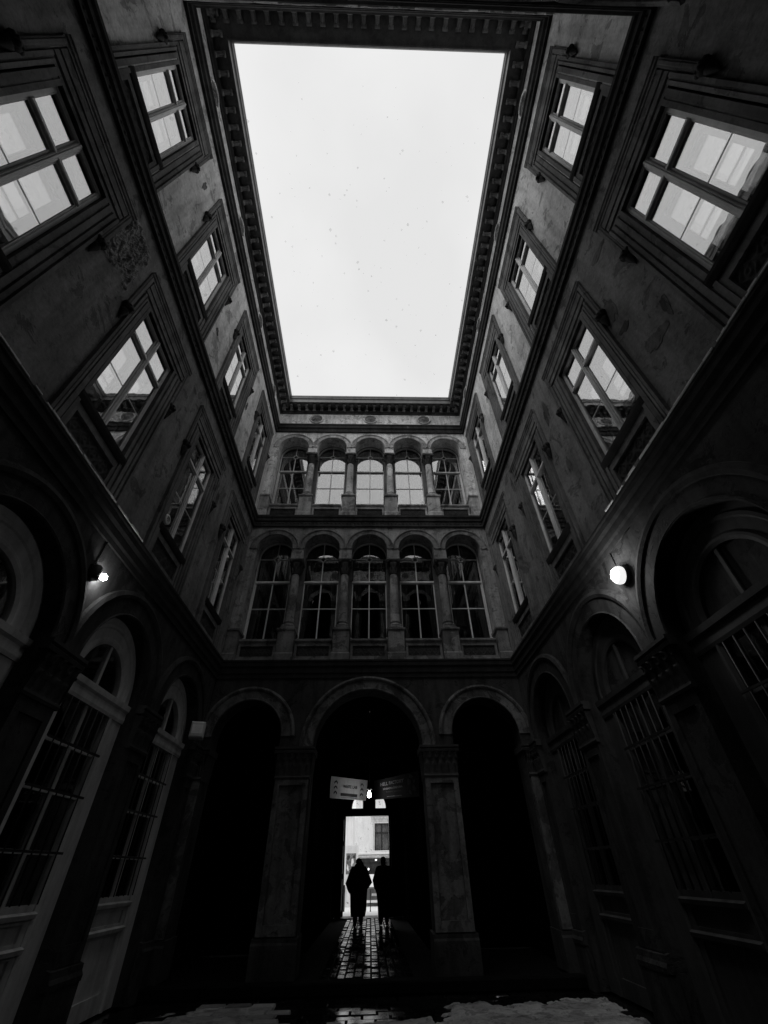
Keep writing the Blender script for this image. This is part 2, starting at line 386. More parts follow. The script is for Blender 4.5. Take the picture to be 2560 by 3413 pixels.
    for sx in (-1, 1):
        e = MB(); x0, x1 = sorted((sx * .825, sx * .915)); e.bbox(x0, x1, -.04, 0, eb, z, .008)
        x0, x1 = sorted((sx * .85, sx * .895)); e.bbox(x0, x1, -.055, -.035, eb, z, .008)
        e.build('ear_strip', 'stone', win)
        mk = mask().build('bracket_mask', 'carving', win, (sx * .87, .02, eb - .1))
    sl = MB(); sl.mould(-.60, .60, [(-.06, sill - .1), (.0, sill - .13), (.015, sill - .11), (.035, sill - .045), (.04, sill - .0), (-.06, sill + .02)])
    sl.build('sill', 'soot_shade', win)
    ap = MB(); ap.holes(-J0 - .001, J0 + .001, base, sill - .1, [(-.47, .47, p0, p1)], .01, .05)
    ap.mould(-J0, J0, [(-.012, base), (.03, base), (.035, base + .09), (.02, base + .11), (-.012, base + .12)])
    ap.build('apron', 'stone', win)
    MB().relief(-.47, .47, p0, p1, .05, rosettes(4), 56, 16).build('carved_panel', 'carving', win)
    return win
ZM = (3.84, 4.06, 4.36, 4.60, 6.93, 5.50, 6.36, 6.96, 7.50, 6.36)
ZU = (8.42, 8.62, 8.92, 9.17, 11.36, 10.10, 10.89, 11.40, 12.04, 10.86)
UC = [1.05, 3.62, 6.19, 8.76]; ARC = [1.08, 3.58, 6.08, 8.57]
XL, XR, XC, YB, YN = -3.61, 3.49, -.06, 10.0, -.3
SP, SR = 2.02, .95                 # spring height and radius of the ground floor arches

def courses(fac, x0, x1, m0, m1, ov=.45, back=3., k0=1, k1=1):
    """string courses, frieze and main cornice of one wall, local x0..x1; m = mitre sign at the ends (1 = inner corner)"""
    c = MB(); c.mould(x0, x1, [(0, 3.46), (.03, 3.46), (.035, 3.54), (.06, 3.57), (.065, 3.68), (.10, 3.72), (.105, 3.80), (.12, 3.82), (.12, 3.86), (0, 3.88)], m0, m1)
    c.build('string_course', 'soot_shade', fac)
    c = MB(); c.mould(x0, x1, [(0, 8.0), (.06, 8.0), (.06, 8.04), (.04, 8.06), (.035, 8.18), (.07, 8.21), (.075, 8.30), (.105, 8.34), (.11, 8.41), (0, 8.43)], m0, m1)
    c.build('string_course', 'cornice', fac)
    c = MB(); c.mould(x0, x1, [(0, 12.56), (.06, 12.56), (.065, 12.61), (.04, 12.63), (.035, 12.73), (.08, 12.78), (.09, 12.88), (.12, 12.92), (.12, 12.96), (0, 12.98)], m0, m1)
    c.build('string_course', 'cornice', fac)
    for zz in (8.12, 12.68):
        b = MB(); n = int((x1 - x0) / .115)
        for i in range(n):
            x = x0 + .12 + (x1 - x0 - .24) * i / (n - 1); b.add([(x - .04, -.04, zz), (x, -.062, zz), (x + .04, -.04, zz), (x, -.045, zz + .045), (x, -.045, zz - .045)], [(0, 1, 3), (1, 2, 3), (1, 0, 4), (2, 1, 4)])
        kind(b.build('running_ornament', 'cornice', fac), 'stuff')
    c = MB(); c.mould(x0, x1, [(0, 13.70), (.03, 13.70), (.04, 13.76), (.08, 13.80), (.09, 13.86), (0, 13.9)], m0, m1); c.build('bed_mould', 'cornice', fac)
    o2 = ov
    c = MB(); c.mould(x0, x1, [(-back, 13.985), (o2 - .08, 13.985), (o2 - .08, 13.955), (o2 - .05, 13.95), (o2 - .05, 14.13), (o2 - .02, 14.16), (o2 - .015, 14.22), (o2, 14.25), (o2, 14.31), (-back, 14.33)], k0, k1)
    c.build('cornice', 'cornice_top', fac)
    n = int(round((x1 - x0 - .3) / .302)); first = None
    for i in range(n + 1):
        x = x0 + .15 + (x1 - x0 - .3) * i / n
        if first is None:
            b = MB(); n_ = .30
            b.add([(sx * .062, -p, z) for sx in (-.72, .72) for p, z in ((.0, 13.84), (.07, 13.83), (.14, 13.86), (n_ * .8, 13.91), (n_, 13.93), (n_, 13.984), (.0, 13.984))],
                  [tuple(range(7)), tuple(range(7, 14))[::-1]] + [(k, 7 + k, 7 + (k + 1) % 7, (k + 1) % 7) for k in range(7)])
            b.tube((-.058, -.08, 13.85), (.058, -.08, 13.85), .042, 10); b.tube((-.058, -n_ + .03, 13.93), (.058, -n_ + .03, 13.93), .034, 10); b.tube((0, -.02, 13.82), (0, -n_, 13.925), .014, 6)
            first = b.build('modillion', 'modillion', fac, (x, 0, 0))
        else: copy_part(first, fac, x - first.location.x)
def roundel(fac, x, z, first=[]):
    if first: o = copy_part(first[0], fac); o.location = (x, 0, z); return o
    b = MB()
    n, m = 32, 5; v = [(0, -.05, 0)]
    for j in range(1, m + 1):
        for i in range(n):
            a = 2 * pi * i / n; r = .215 * j / m; v.append((r * cos(a), -.006 - .03 * abs(cos(3 * a)) * (1 - (j / m) ** 2) - (.03 if j == 1 else 0), r * sin(a)))
    f = [(0, 1 + i, 1 + (i + 1) % n) for i in range(n)] + [(1 + j * n + i, 1 + (j + 1) * n + i, 1 + (j + 1) * n + (i + 1) % n, 1 + j * n + (i + 1) % n) for j in range(m - 1) for i in range(n)]
    b.add(v, f, True); o = b.build('roundel', 'stone_low', fac, (x, 0, z)); first.append(o)
    b = MB(); b.ring(0, 0, [(.212, 0), (.215, -.035), (.235, -.055), (.258, -.035), (.265, 0)], 0, 2 * pi, 32, True, True); b.build('rim', 'plaster_back', o); return o
def shell(fac, x0, x1, z0=GZ):
    """back of the rooms behind the wall, keeps daylight out"""
    MB().box(x0, x1, 1.3, 1.34, z0, 14.0).build('room_partition', 'dark', fac)
    for z in (3.6, 8.2):
        MB().box(x0, x1, .45, 1.3, z, z + .1).build('room_floor', 'dark', fac)

# ------------------------------------------------------------------ ground floor arch with glazed door or window
def make_arch_infill(fac, cx, wood, dark_fan):
    fr = MB(); y0 = .2
    fr.ring(0, SP, [(.56, y0), (.60, y0 - .02), (.63, y0 - .02), (.66, y0), (.78, y0), (.80, y0 - .02), (.84, y0 - .02), (.86, y0), (SR + .05, y0), (SR + .05, y0 + .08), (.56, y0 + .08)], 0, pi, 28)
    for sx in (-1, 1):
        pr = [(.56, y0), (.60, y0 - .02), (.63, y0 - .02), (.66, y0), (.80, y0), (SR + .05, y0), (SR + .05, y0 + .08), (.56, y0 + .08)]
        pr = [(sx * a, -b) for a, b in pr]; pr = pr if sx > 0 else pr[::-1]
        fr.vmould(GZ, 1.76, pr, 0)
    fr.mould(-SR, SR, [(-y0 - .08, 1.76), (-y0 + .02, 1.76), (-y0 + .03, 1.80), (-y0 + .03, 1.90), (-y0 + .06, 1.93), (-y0 + .07, 2.0), (-y0 - .08, 2.02)])
    win = fr.build('window', wood, fac, (cx, 0, 0))
    b = MB(); b.bbox(-.03, .03, y0 + .01, y0 + .07, -.3, 1.76, .008); b.bbox(-.03, .03, y0 + .01, y0 + .07, 2.02, SP + .56, .008)
    for z in (1.27, .79, .23): b.box(-.56, .56, y0 + .03, y0 + .06, z - .02, z + .02)
    b.box(-.56, .56, y0 + .02, y0 + .07, -.30, -.22); b.build('sash', wood, win)
    zs = [(-.22, .21), (.25, .77), (.81, 1.25), (1.29, 1.76)]
    for sx in (-1, 1):
        x0, x1 = sorted((sx * .03, sx * .56))
        for za, zb in zs: MB().box(x0, x1, y0 + .045, y0 + .049, za, zb).build('pane', 'glass_low', win)
        P = [(0 + sx * .03, SP)] + [(sx * .56 * cos(pi / 2 * i / 10), SP + .56 * sin(pi / 2 * i / 10)) for i in range(10)] + [(sx * .03, SP + .55)]
        if sx < 0: P = P[::-1]
        MB().poly(P, y0 + .045, y0 + .05).build('fan_pane', 'plaster_low' if dark_fan else 'glass_low', win)
    g = MB()
    for i in range(7): x = -.48 + .16 * i; g.tube((x, y0 - .05, -.22), (x, y0 - .05, 1.74), .009, 6)
    for z in (1.27, .79, .23): g.box(-.6, .6, y0 - .06, y0 - .04, z - .012, z + .012)
    g.build('iron_grille', 'iron', win)
    d = MB(); d.holes(-.58, .58, GZ, -.30, [(-.46, .46, -.53, -.38), (-.46, .46, -1.25, -.65)], y0 + .01, y0 + .04)
    d.box(-.46, .46, y0 + .04, y0 + .05, -.53, -.38); d.box(-.46, .46, y0 + .04, y0 + .05, -1.25, -.65)
    d.mould(-.58, .58, [(-y0, -.34), (-y0 + .03, -.34), (-y0 + .04, -.30), (-y0, -.28)]); d.mould(-.58, .58, [(-y0, -.62), (-y0 + .03, -.62), (-y0 + .04, -.58), (-y0, -.56)])
    d.build('door_panel', wood, win)
    return win
def make_pilaster(fac, x, half, proto=None):
    b = MB(); b.box(-half - .05, half + .05, -.07, .02, GZ, -.95)
    b.mould(-half - .06, half + .06, [(0, -.95), (.08, -.95), (.085, -.90), (.06, -.86), (.055, -.80), (-.01, -.78)])
    p = b.build('pilaster', 'plaster_low', fac, (x, 0, 0))
    s = MB(); s.holes(-half, half, -.78, 1.45, [(-half + .1, half - .1, -.6, 1.3)], -.03, -.005)
    s.add([(-half + .1, -.005, -.6), (half - .1, -.005, -.6), (half - .1, -.005, 1.3), (-half + .1, -.005, 1.3)], [(0, 1, 2, 3)])
    s.add([(-half, -.03, -.78), (-half, .01, -.78), (-half, .01, 1.45), (-half, -.03, 1.45), (half, -.03, -.78), (half, .01, -.78), (half, .01, 1.45), (half, -.03, 1.45)], [(0, 1, 2, 3), (4, 5, 6, 7)])
    s.build('shaft', 'plaster_low', p)
    c = MB(); c.mould(-half - .03, half + .03, [(0, 1.44), (.05, 1.44), (.06, 1.47), (.05, 1.50), (0, 1.50)])
    c.relief(-half - .02, half + .02, 1.50, 1.90, -.02, acanthus(4, .09), 40, 20)
    for sx in (-1, 1): c.add([(sx * (half + .02), 0, 1.5), (sx * (half + .02), -.05, 1.5), (sx * (half + .02), -.11, 1.9), (sx * (half + .02), 0, 1.9)], [(0, 1, 2, 3)])
    c.mould(-half - .06, half + .06, [(0, 1.90), (.11, 1.90), (.12, 1.94), (.10, 1.96), (.13, 1.98), (.13, 2.02), (0, 2.02)])
    c.build('capital', 'carving', p)
    return p
def archivolt(r0, r1, r2, cz, y=0., p=.05):
    b = MB(); b.ring(0, cz, [(r0, y + .01), (r0, y - .02), (r0 + .02, y - .035), (r0 + .04, y - .02), (r1, y - .022), (r1 + .01, y - p), ((r1 + r2) / 2, y - p - .02), (r2, y - p), (r2 + .01, y + .005)], 0, pi, 32)
    return b

def side_wall(name, label, loc, rz, s, wood, dark_fan):
    fac = thing(name, label, 'wall', loc, rz)
    x0, x1 = sorted((s * YN, s * YB)); U = [s * c for c in UC]; A = sorted(s * c for c in ARC)
    m0 = m1 = 1
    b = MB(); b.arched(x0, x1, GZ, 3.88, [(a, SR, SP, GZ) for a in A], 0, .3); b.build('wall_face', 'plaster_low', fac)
    b = MB()
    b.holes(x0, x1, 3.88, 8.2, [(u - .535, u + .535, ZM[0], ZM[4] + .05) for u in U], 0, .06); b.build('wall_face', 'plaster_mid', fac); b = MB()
    b.holes(x0, x1, 8.2, 12.98, [(u - .535, u + .535, ZU[0], ZU[4] + .05) for u in U], 0, .06)
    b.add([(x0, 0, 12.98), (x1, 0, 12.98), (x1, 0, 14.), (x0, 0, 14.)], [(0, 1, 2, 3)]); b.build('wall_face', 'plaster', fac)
    # rear leaf with the same openings, so no light leaks between the leaves
    b = MB(); b.holes(x0 - 1.4, x1 + 1.4, 3.7, 14., [(u - .535, u + .535, ZM[3] - .1, ZM[4] + .06) for u in U] + [(u - .535, u + .535, ZU[3] - .1, ZU[4] + .06) for u in U], .42, .44); b.build('inner_leaf', 'dark', fac)
    courses(fac, x0, x1, m0, m1, k0=4 / 3 if s > 0 else 1, k1=1 if s > 0 else 4 / 3)
    shell(fac, x0 - 1.4, x1 + 1.4)
    wm = make_window(fac, U[0], ZM); wu = make_window(fac, U[0], ZU)
    for u in U[1:]: copy_part(wm, fac, u - U[0]); copy_part(wu, fac, u - U[0])
    for u in U: roundel(fac, u, 13.36)
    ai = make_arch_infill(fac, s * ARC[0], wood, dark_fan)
    for a in ARC[1:]: copy_part(ai, fac, s * (a - ARC[0]))
    av = archivolt(SR, SR + .24, SR + .36, SP).build('archivolt', 'plaster_low', fac, (s * ARC[0], 0, 0))
    for a in ARC[1:]: copy_part(av, fac, s * (a - ARC[0]))
    mids = [(ARC[i] + ARC[i + 1]) / 2 for i in range(3)]
    pl = make_pilaster(fac, s * mids[0], .30)
    for a in mids[1:]: copy_part(pl, fac, s * (a - mids[0]))
    pe = make_pilaster(fac, s * 9.76, .23)
    return fac
def blob(cx, cz, rx, rz, seed, n=22):
    rnd = random.Random(seed); ph = [rnd.uniform(0, 6.28) for _ in range(4)]
    return [(cx + rx * (1 + .22 * sin(2 * a + ph[0]) + .16 * sin(3 * a + ph[1]) + .12 * sin(5 * a + ph[2]) + .07 * sin(9 * a + ph[3])) * cos(a),
             cz + rz * (1 + .22 * sin(2 * a + ph[0]) + .16 * sin(3 * a + ph[1]) + .12 * sin(5 * a + ph[2]) + .07 * sin(9 * a + ph[3])) * sin(a)) for a in [2 * pi * i / n for i in range(n)]]
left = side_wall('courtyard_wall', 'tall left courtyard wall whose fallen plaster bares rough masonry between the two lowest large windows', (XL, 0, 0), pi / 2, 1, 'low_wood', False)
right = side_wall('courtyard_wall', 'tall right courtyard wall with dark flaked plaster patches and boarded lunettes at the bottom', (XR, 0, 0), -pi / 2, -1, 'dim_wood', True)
# thin snow along ledge edges; on the side walls it draws their lit edge
def ledge_snow(fac, x0, x1, p, z, seed, step=.09, h=.03):
    rnd = random.Random(seed); m_ = MB(); x = x0
    while x < x1:
        L = rnd.uniform(.4, 1.6) * step
        if rnd.random() < .86: m_.bbox(x, x + L * .96, -p - rnd.uniform(.004, .014), -p + .03, z, z + h * rnd.uniform(.5, 1.1), .003)
        x += L
    kind(m_.build('ledge_snow', 'snow', fac), 'stuff')
ledge_snow(left, .6, 5.2, .12, 3.864, 1); ledge_snow(right, -4.6, -.6, .12, 3.864, 2)
# damage: fallen plaster
from mathutils import noise as mn
def bare_patch(cx, cz, rx, rz, nx, nz, seed):
    """irregular field of hacked masonry standing a little proud of the wall"""
    m_ = MB(); V = []; K = []
    for j in range(nz + 1):
        for i in range(nx + 1):
            u, v = i / nx * 2 - 1, j / nz * 2 - 1; x, z = cx + rx * u, cz + rz * v
            k = 1 - max(abs(u), abs(v)) ** 3 - .35 + .55 * mn.noise((x * 4, z * 4, seed)) + .2 * mn.noise((x * 13, z * 13, seed))
            h = abs(mn.noise((x * 16 + z * 4, z * 7, seed))) * .07 + abs(mn.noise((x * 35, z * 20, seed))) * .03
            V.append((x, -.003 - h * max(0, min(1, k * 5)), z)); K.append(k)
    F = [(a, a + 1, a + nx + 2, a + nx + 1) for j in range(nz) for i in range(nx) for a in (j * (nx + 1) + i,) if max(K[a], K[a + 1], K[a + nx + 1], K[a + nx + 2]) > 0]
    return m_.add(V, F, False)
bare_patch(2.24, 7.05, .36, .72, 44, 80, 3.).build('bare_masonry', 'masonry', left)
for i, (u, z, a, b) in enumerate([(2.4, 4.9, .2, .12), (2.6, 6.2, .08, .3), (2.06, 5.05, .06, .16), (2.62, 5.65, .12, .06), (3.6, 7.85, .05, .12), (3.9, 7.6, .05, .14), (4.55, 4.65, .06, .12),
                                  (4.95, 6.9, .1, .3), (2.2, 7.2, .2, .07), (7.4, 5.2, .05, .2), (4.95, 5.4, .06, .2), (7.3, 7.2, .07, .25)]):
    MB().poly(blob(-u, z, a, b, 50 + i), -.004, .0).build('flaked_patch', 'plaster_old', right)
for i, (u, z, a, b) in enumerate([(2.3, 11.2, .05, .2), (7.25, 6.6, .08, .3), (4.7, 9.6, .07, .1), (7.2, 10.2, .06, .16)]):
    MB().poly(blob(u, z, a, b, 90 + i), -.004, .0).build('flaked_patch', 'plaster_old', left)

# ------------------------------------------------------------------ end walls with two arcades
def make_bay(fac, cx, zped, zab, zspr, r, zgb, tr, bar, zring):
    """arched window of one arcade bay"""
    W = .50; y0 = .50
    fr = MB()
    fr.ring(0, zspr + .04, [(W, y0), (W, y0 - .02), (W + .05, y0 - .02), (W + .05, y0 + .05), (W, y0 + .05)][::-1], 0, pi, 24)
    for sx in (-1, 1):
        a, b = sorted((sx * W, sx * (W + .05))); fr.box(a, b, y0 - .02, y0 + .05, zgb - .3, zspr + .04)
        a, b = sorted((sx * (W - .035), sx * W)); fr.bbox(a, b, y0, y0 + .05, zgb, tr - .03, .006)
    fr.mould(-W, W, [(-y0 - .05, tr - .04), (-y0 + .02, tr - .04), (-y0 + .035, tr - .02), (-y0 + .03, tr + .02), (-y0 + .01, tr + .04), (-y0 - .05, tr + .04)])
    fr.box(-.016, .016, y0 + .005, y0 + .045, zgb, tr - .04); fr.box(-.014, .014, y0 + .005, y0 + .045, tr + .04, zring - .07); fr.box(-.012, .012, y0 + .005, y0 + .045, zring + .07, zspr + .04 + W)
    fr.box(-W + .03, W - .03, y0 + .008, y0 + .042, bar - .011, bar + .011)
    fr.box(-W, -.085, y0 + .008, y0 + .042, zring - .009, zring + .009); fr.box(.085, W, y0 + .008, y0 + .042, zring - .009, zring + .009)
    fr.ring(0, zring, [(.07, y0 + .0), (.088, y0 + .0), (.088, y0 + .045), (.07, y0 + .045)], 0, 2 * pi, 20, True)
    win = fr.build('window', 'white_wood', fac, (cx, 0, 0))
    for sx in (-1, 1):
        x0, x1 = sorted((sx * .016, sx * (W - .035)))
        for za, zb in ((zgb, bar - .011), (bar + .011, tr - .04), (tr + .04, zring - .009)):
            MB().box(x0, x1, y0 + .025, y0 + .029, za, zb).build('pane', 'glass', win)
        P = [(sx * .012, zring + .009), (sx * W, zring + .009)] + [(sx * W * cos(pi / 2 * i / 10), zspr + .04 + W * sin(pi / 2 * i / 10)) for i in range(10)] + [(sx * .012, zspr + .04 + W - .001)]
        if sx < 0: P = P[::-1]
        MB().poly(P, y0 + .025, y0 + .03).build('fan_pane', 'glass', win)
        c = MB(); n = 26; v = []
        for j, z in enumerate((zgb - .1, zspr + .5)):
            for i in range(n + 1):
                f = i / n; xx = sx * (.5 - (.12 + .22 * (j if True else 0)) * f * (1.0)); v.append((xx, .74 + .02 * sin(f * 40) + .015 * sin(f * 17 + sx), z))
        c.add(v, [(i, i + 1, n + 2 + i, n + 1 + i) for i in range(n)], True); c.build('curtain', 'curtain', win)
    return win
def make_column(fac, x, z0, z1, sb):
    y = .16
    b = MB(); b.lathe(x * 0, y, [(.15, z0 + .10), (.162, z0 + .13), (.15, z0 + .165), (.128, z0 + .175), (.128, z0 + .20), (.145, z0 + .22), (.138, z0 + .25), (.122, z0 + .27), (.120, z0 + .8), (.104, z1 - .46)], 20)
    c = b.build('column', sb, fac, (x, 0, 0))
    b = MB(); b.bbox(-.185, .185, y - .185, y + .185, z0, z0 + .05, .01); b.bbox(-.165, .165, y - .165, y + .165, z0 + .05, z0 + .1, .01)
    for sx in (-1, 1): b.ball((sx * .13, y - .13, z0 + .11), .04, .04, .03, 8, 6)
    b.build('base', sb, c)
    b = MB(); b.lathe(0, y, [(.104, z1 - .47), (.122, z1 - .455), (.122, z1 - .435), (.104, z1 - .42), (.108, z1 - .3), (.125, z1 - .2), (.165, z1 - .1)], 16)
    for row, (za, zb, ra, rb, n) in enumerate(((z1 - .42, z1 - .25, .11, .165, 8), (z1 - .30, z1 - .11, .12, .205, 8))):
        for k in range(n):
            a = 2 * pi * (k + .5 * row) / n; t = pi / n * .8
            P = lambda r, aa, z: (r * cos(aa), y + r * sin(aa), z)
            b.add([P(ra, a - t, za), P(ra, a + t, za), P(rb - .02, a + t * .7, zb), P(rb - .02, a - t * .7, zb), P(rb, a, zb - .03), P(ra + .02, a, za)], [(0, 5, 4, 3), (5, 1, 2, 4), (3, 4, 2)], True)
    for sx in (-1, 1):
        for sy in (-1, 1): b.ball((sx * .15, y + sy * .15, z1 - .09), .045, .045, .045, 8, 6)
    b.build('capital', 'carving', c)
    b = MB(); b.mould(-.2, .2, [(-y - .19, z1 - .055), (-y + .18, z1 - .055), (-y + .19, z1 - .03), (-y + .205, z1 - .025), (-y + .205, z1), (-y - .19, z1)])
    b.build('abacus', sb, c)
    return c
def make_pedestal(fac, x, z0, z1, sb, w_=.205):
    b = MB(); b.bbox(-w_, w_, -.05, .36, z0 + .18, z1 - .05, .01)
    b.mould(-w_ - .02, w_ + .02, [(-.36, z0), (.075, z0), (.075, z0 + .15), (.05, z0 + .19), (-.36, z0 + .19)])
    b.mould(-w_ - .03, w_ + .03, [(-.37, z1 - .07), (.055, z1 - .07), (.085, z1 - .04), (.09, z1), (-.37, z1)])
    return b.build('pedestal', sb, fac, (x, 0, 0))
BS = 1.385
def arcade(fac, z0, zped, zab, zspr, r, ztop, zsill, tr, bar, zring, dim):
    cs = [BS * i for i in range(-2, 3)]
    PB, SB = ('plaster_back', 'stone_back') if z0 > 6 else ('plaster_arcade', 'stone_low')  # lower row takes darker copies, its weaker daylight put into the colour
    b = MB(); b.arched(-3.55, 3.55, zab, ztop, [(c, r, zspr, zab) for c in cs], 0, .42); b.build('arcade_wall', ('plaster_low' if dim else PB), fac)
    # underside of the wall over each abacus, half piers at the corners
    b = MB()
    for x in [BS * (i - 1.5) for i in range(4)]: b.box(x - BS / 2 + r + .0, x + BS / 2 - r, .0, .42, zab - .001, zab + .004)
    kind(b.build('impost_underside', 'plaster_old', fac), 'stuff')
    for sx in (-1, 1):
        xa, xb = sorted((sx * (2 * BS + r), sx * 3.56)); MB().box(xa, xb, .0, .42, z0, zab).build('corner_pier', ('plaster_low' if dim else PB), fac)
    for x in [BS * (i - 1.5) for i in range(4)]: MB().box(x - .20, x + .20, .44, .6, z0, zspr).build('inner_pier', 'stone', fac)
    for xa, xb in ((-3.6, -2 * BS - .53), (2 * BS + .53, 3.6)): MB().box(xa, xb, .43, .6, z0, ztop).build('inner_pier', 'stone', fac)
    b = MB(); b.arched(-3.55, 3.55, zsill - .1, ztop, [(c, .53, zspr + .04, zsill - .1) for c in cs], .47, .6); b.build('inner_wall', 'plaster_old', fac)
    if not dim:
        w0 = make_bay(fac, cs[0], zped, zab, zspr, r, zsill, tr, bar, zring)
        for c in cs[1:]: copy_part(w0, fac, c - cs[0])
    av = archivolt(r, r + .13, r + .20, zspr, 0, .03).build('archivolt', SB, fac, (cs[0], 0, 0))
    for c in cs[1:]: copy_part(av, fac, c - cs[0])
    xs = [BS * (i - 1.5) for i in range(4)]
    k = make_column(fac, xs[0], zped, zab, SB); p = make_pedestal(fac, xs[0], z0, zped, SB)
    for x in xs[1:]: copy_part(k, fac, x - xs[0]); copy_part(p, fac, x - xs[0])
    for sx in (-1, 1): make_pedestal(fac, sx * 3.40, z0, zped, SB, .14)
    for i, c in enumerate(cs):
        b = MB(); hw = .46; zt = z0 + .54
        b.holes(c - hw, c + hw, z0, zt, [(c - .40, c + .40, z0 + .14, z0 + .40)], .08, .12)
        b.mould(c - hw, c + hw, [(-.5, zt - .06), (-.07, zt - .06), (-.03, zt - .02), (-.03, zt + .02), (-.5, zt + .06)])
        b.mould(c - hw, c + hw, [(-.1, z0), (-.03, z0), (-.04, z0 + .08), (-.1, z0 + .1)])
        pp = b.build('parapet', SB, fac)
        MB().relief(c - .40, c + .40, z0 + .14, z0 + .40, .12, rosettes(4), 48, 14).build('carved_panel', 'carving', pp)
        b = MB(); b.box(c - .5, c + .5, .44, .6, z0, zsill); b.build('window_breast', 'stone', pp)
def end_wall(name, label, loc, rz, ov, dim):
    fac = thing(name, label, 'wall', loc, rz)
    arcade(fac, 3.88, 4.69, 6.84, 7.19, .515, 8.02, 4.63, 6.35, 5.52, 7.15, dim)
    arcade(fac, 8.43, 9.31, 11.42, 11.72, .53, 12.6, 9.25, 10.95, 10.14, 11.74, dim)
    b = MB(); b.add([(-3.55, 0, 12.6), (3.55, 0, 12.6), (3.55, 0, 14), (-3.55, 0, 14)], [(0, 1, 2, 3)]); b.build('frieze_face', 'plaster_back', fac)
    MB().box(-3.6, 3.6, .4, .6, 8.0, 8.45).build('floor_band', 'dark', fac); MB().box(-3.6, 3.6, .4, .6, 12.4, 14.).build('floor_band', 'dark', fac)
    courses(fac, -3.55, 3.55, 1, 1, ov, k0=.75 if dim else 1, k1=.75 if dim else 1)
    for x in (-2.09, 0, 2.09): roundel(fac, x, 13.38)
    shell(fac, -5.2, 5.2, 3.5)
    return fac
back = end_wall('courtyard_wall', 'far end wall with two rows of five arched windows over three dark archways', (XC, YB, 0), 0, .45, False)
near = end_wall('courtyard_wall', 'near end wall overhead whose dark cornice closes the top of the sky opening', (XC, YN, 0), pi, .6, True)  # unglazed and darkened to keep its reflections in the far windows down
MB().box(-3.55, 3.55, 0, .4, GZ, 3.88).build('wall_face', 'plaster_low', near)
ledge_snow(near, -2.4, 1.2, .112, 8.40, 5, h=.07)
# ground floor of the far wall: three archways
b = MB(); b.arched(-3.55, 3.55, PZ, 3.88, [(-2.62, .74, 2.24, PZ), (0, 1.17, 2.02, PZ), (2.58, .74, 2.24, PZ)], 0, .5, 32); b.build('wall_face', 'plaster_low', back)
for cx, r, zs, p in ((-2.62, .74, 2.24, .045), (0, 1.17, 2.02, .055), (2.58, .74, 2.24, .045)):
    a = archivolt(r, r + .20, r + .29, zs, 0, p).build('archivolt', 'plaster_old', back, (cx, 0, 0))
def make_pier(x, half):
    b = MB(); b.box(-half - .05, half + .05, -.09, .5, PZ, -.95)
    b.mould(-half - .05, half + .05, [(-.5, -.95), (.09, -.95), (.085, -.90), (.06, -.87), (.06, -.82), (-.5, -.80)])
    p = b.build('pier', 'plaster_low', back, (x, 0, 0))
    s = MB(); s.holes(-half, half, -.80, 1.44, [(-half + .1, half - .1, -.66, 1.34)], -.055, -.005); s.add([(-half + .1, -.005, -.66), (half - .1, -.005, -.66), (half - .1, -.005, 1.34), (-half + .1, -.005, 1.34)], [(0, 1, 2, 3)])
    s.add([(-half, -.055, -.8), (-half, .02, -.8), (-half, .02, 1.45), (-half, -.055, 1.45), (half, -.055, -.8), (half, .02, -.8), (half, .02, 1.45), (half, -.055, 1.45)], [(0, 1, 2, 3), (4, 5, 6, 7)])
    s.build('shaft', 'plaster_old', p)
    c = MB(); c.mould(-half - .02, half + .02, [(-.5, 1.44), (.065, 1.44), (.075, 1.47), (.05, 1.50), (-.5, 1.50)])
    c.relief(-half - .02, half + .02, 1.50, 1.90, -.01, acanthus(5, .075), 44, 20)
    for sx in (-1, 1): c.add([(sx * (half + .02), .5, 1.5), (sx * (half + .02), -.03, 1.5), (sx * (half + .05), -.08, 1.9), (sx * (half + .05), .5, 1.9)], [(0, 1, 2, 3)])
    c.mould(-half - .08, half + .08, [(-.5, 1.90), (.09, 1.90), (.10, 1.94), (.08, 1.96), (.11, 1.98), (.11, 2.02), (-.5, 2.02)])
    c.build('capital', 'carving', p)
for x in (-1.53, 1.51): make_pier(x, .335)
make_pier(-3.46, .09); make_pier(3.44, .09)

# ------------------------------------------------------------------ passage behind the archways
def structure(name, mb, mat): return kind(mb.build(name, mat), 'structure')
b = MB()                                                            # entrance hall and carriage passage as one inside shell
b.box(-3.7, -3.6, 10.0, 13.1, PZ, 3.6); b.box(3.5, 3.6, 10.0, 13.1, PZ, 3.6)
b.box(-3.7, -1.38, 13.0, 13.15, PZ, 3.6); b.box(1.28, 3.6, 13.0, 13.15, PZ, 3.6)
b.box(-1.5, -1.38, 13.15, 22.0, PZ, 3.6); b.box(1.28, 1.4, 13.15, 22.0, PZ, 3.6)
b.box(-3.9, 3.9, 10.42, 22.0, 3.5, 3.62)
structure('passage_walls', b, 'dark')
b = MB(); b.add([(-3.7, 9.97, PZ - .03), (3.6, 9.97, PZ - .03), (3.6, 22.6, PZ - .03), (-3.7, 22.6, PZ - .03)], [(0, 1, 2, 3)]); pf = structure('passage_floor', b, 'floor_dark')
rnd = random.Random(5); far_ = MB(); cnt = 0
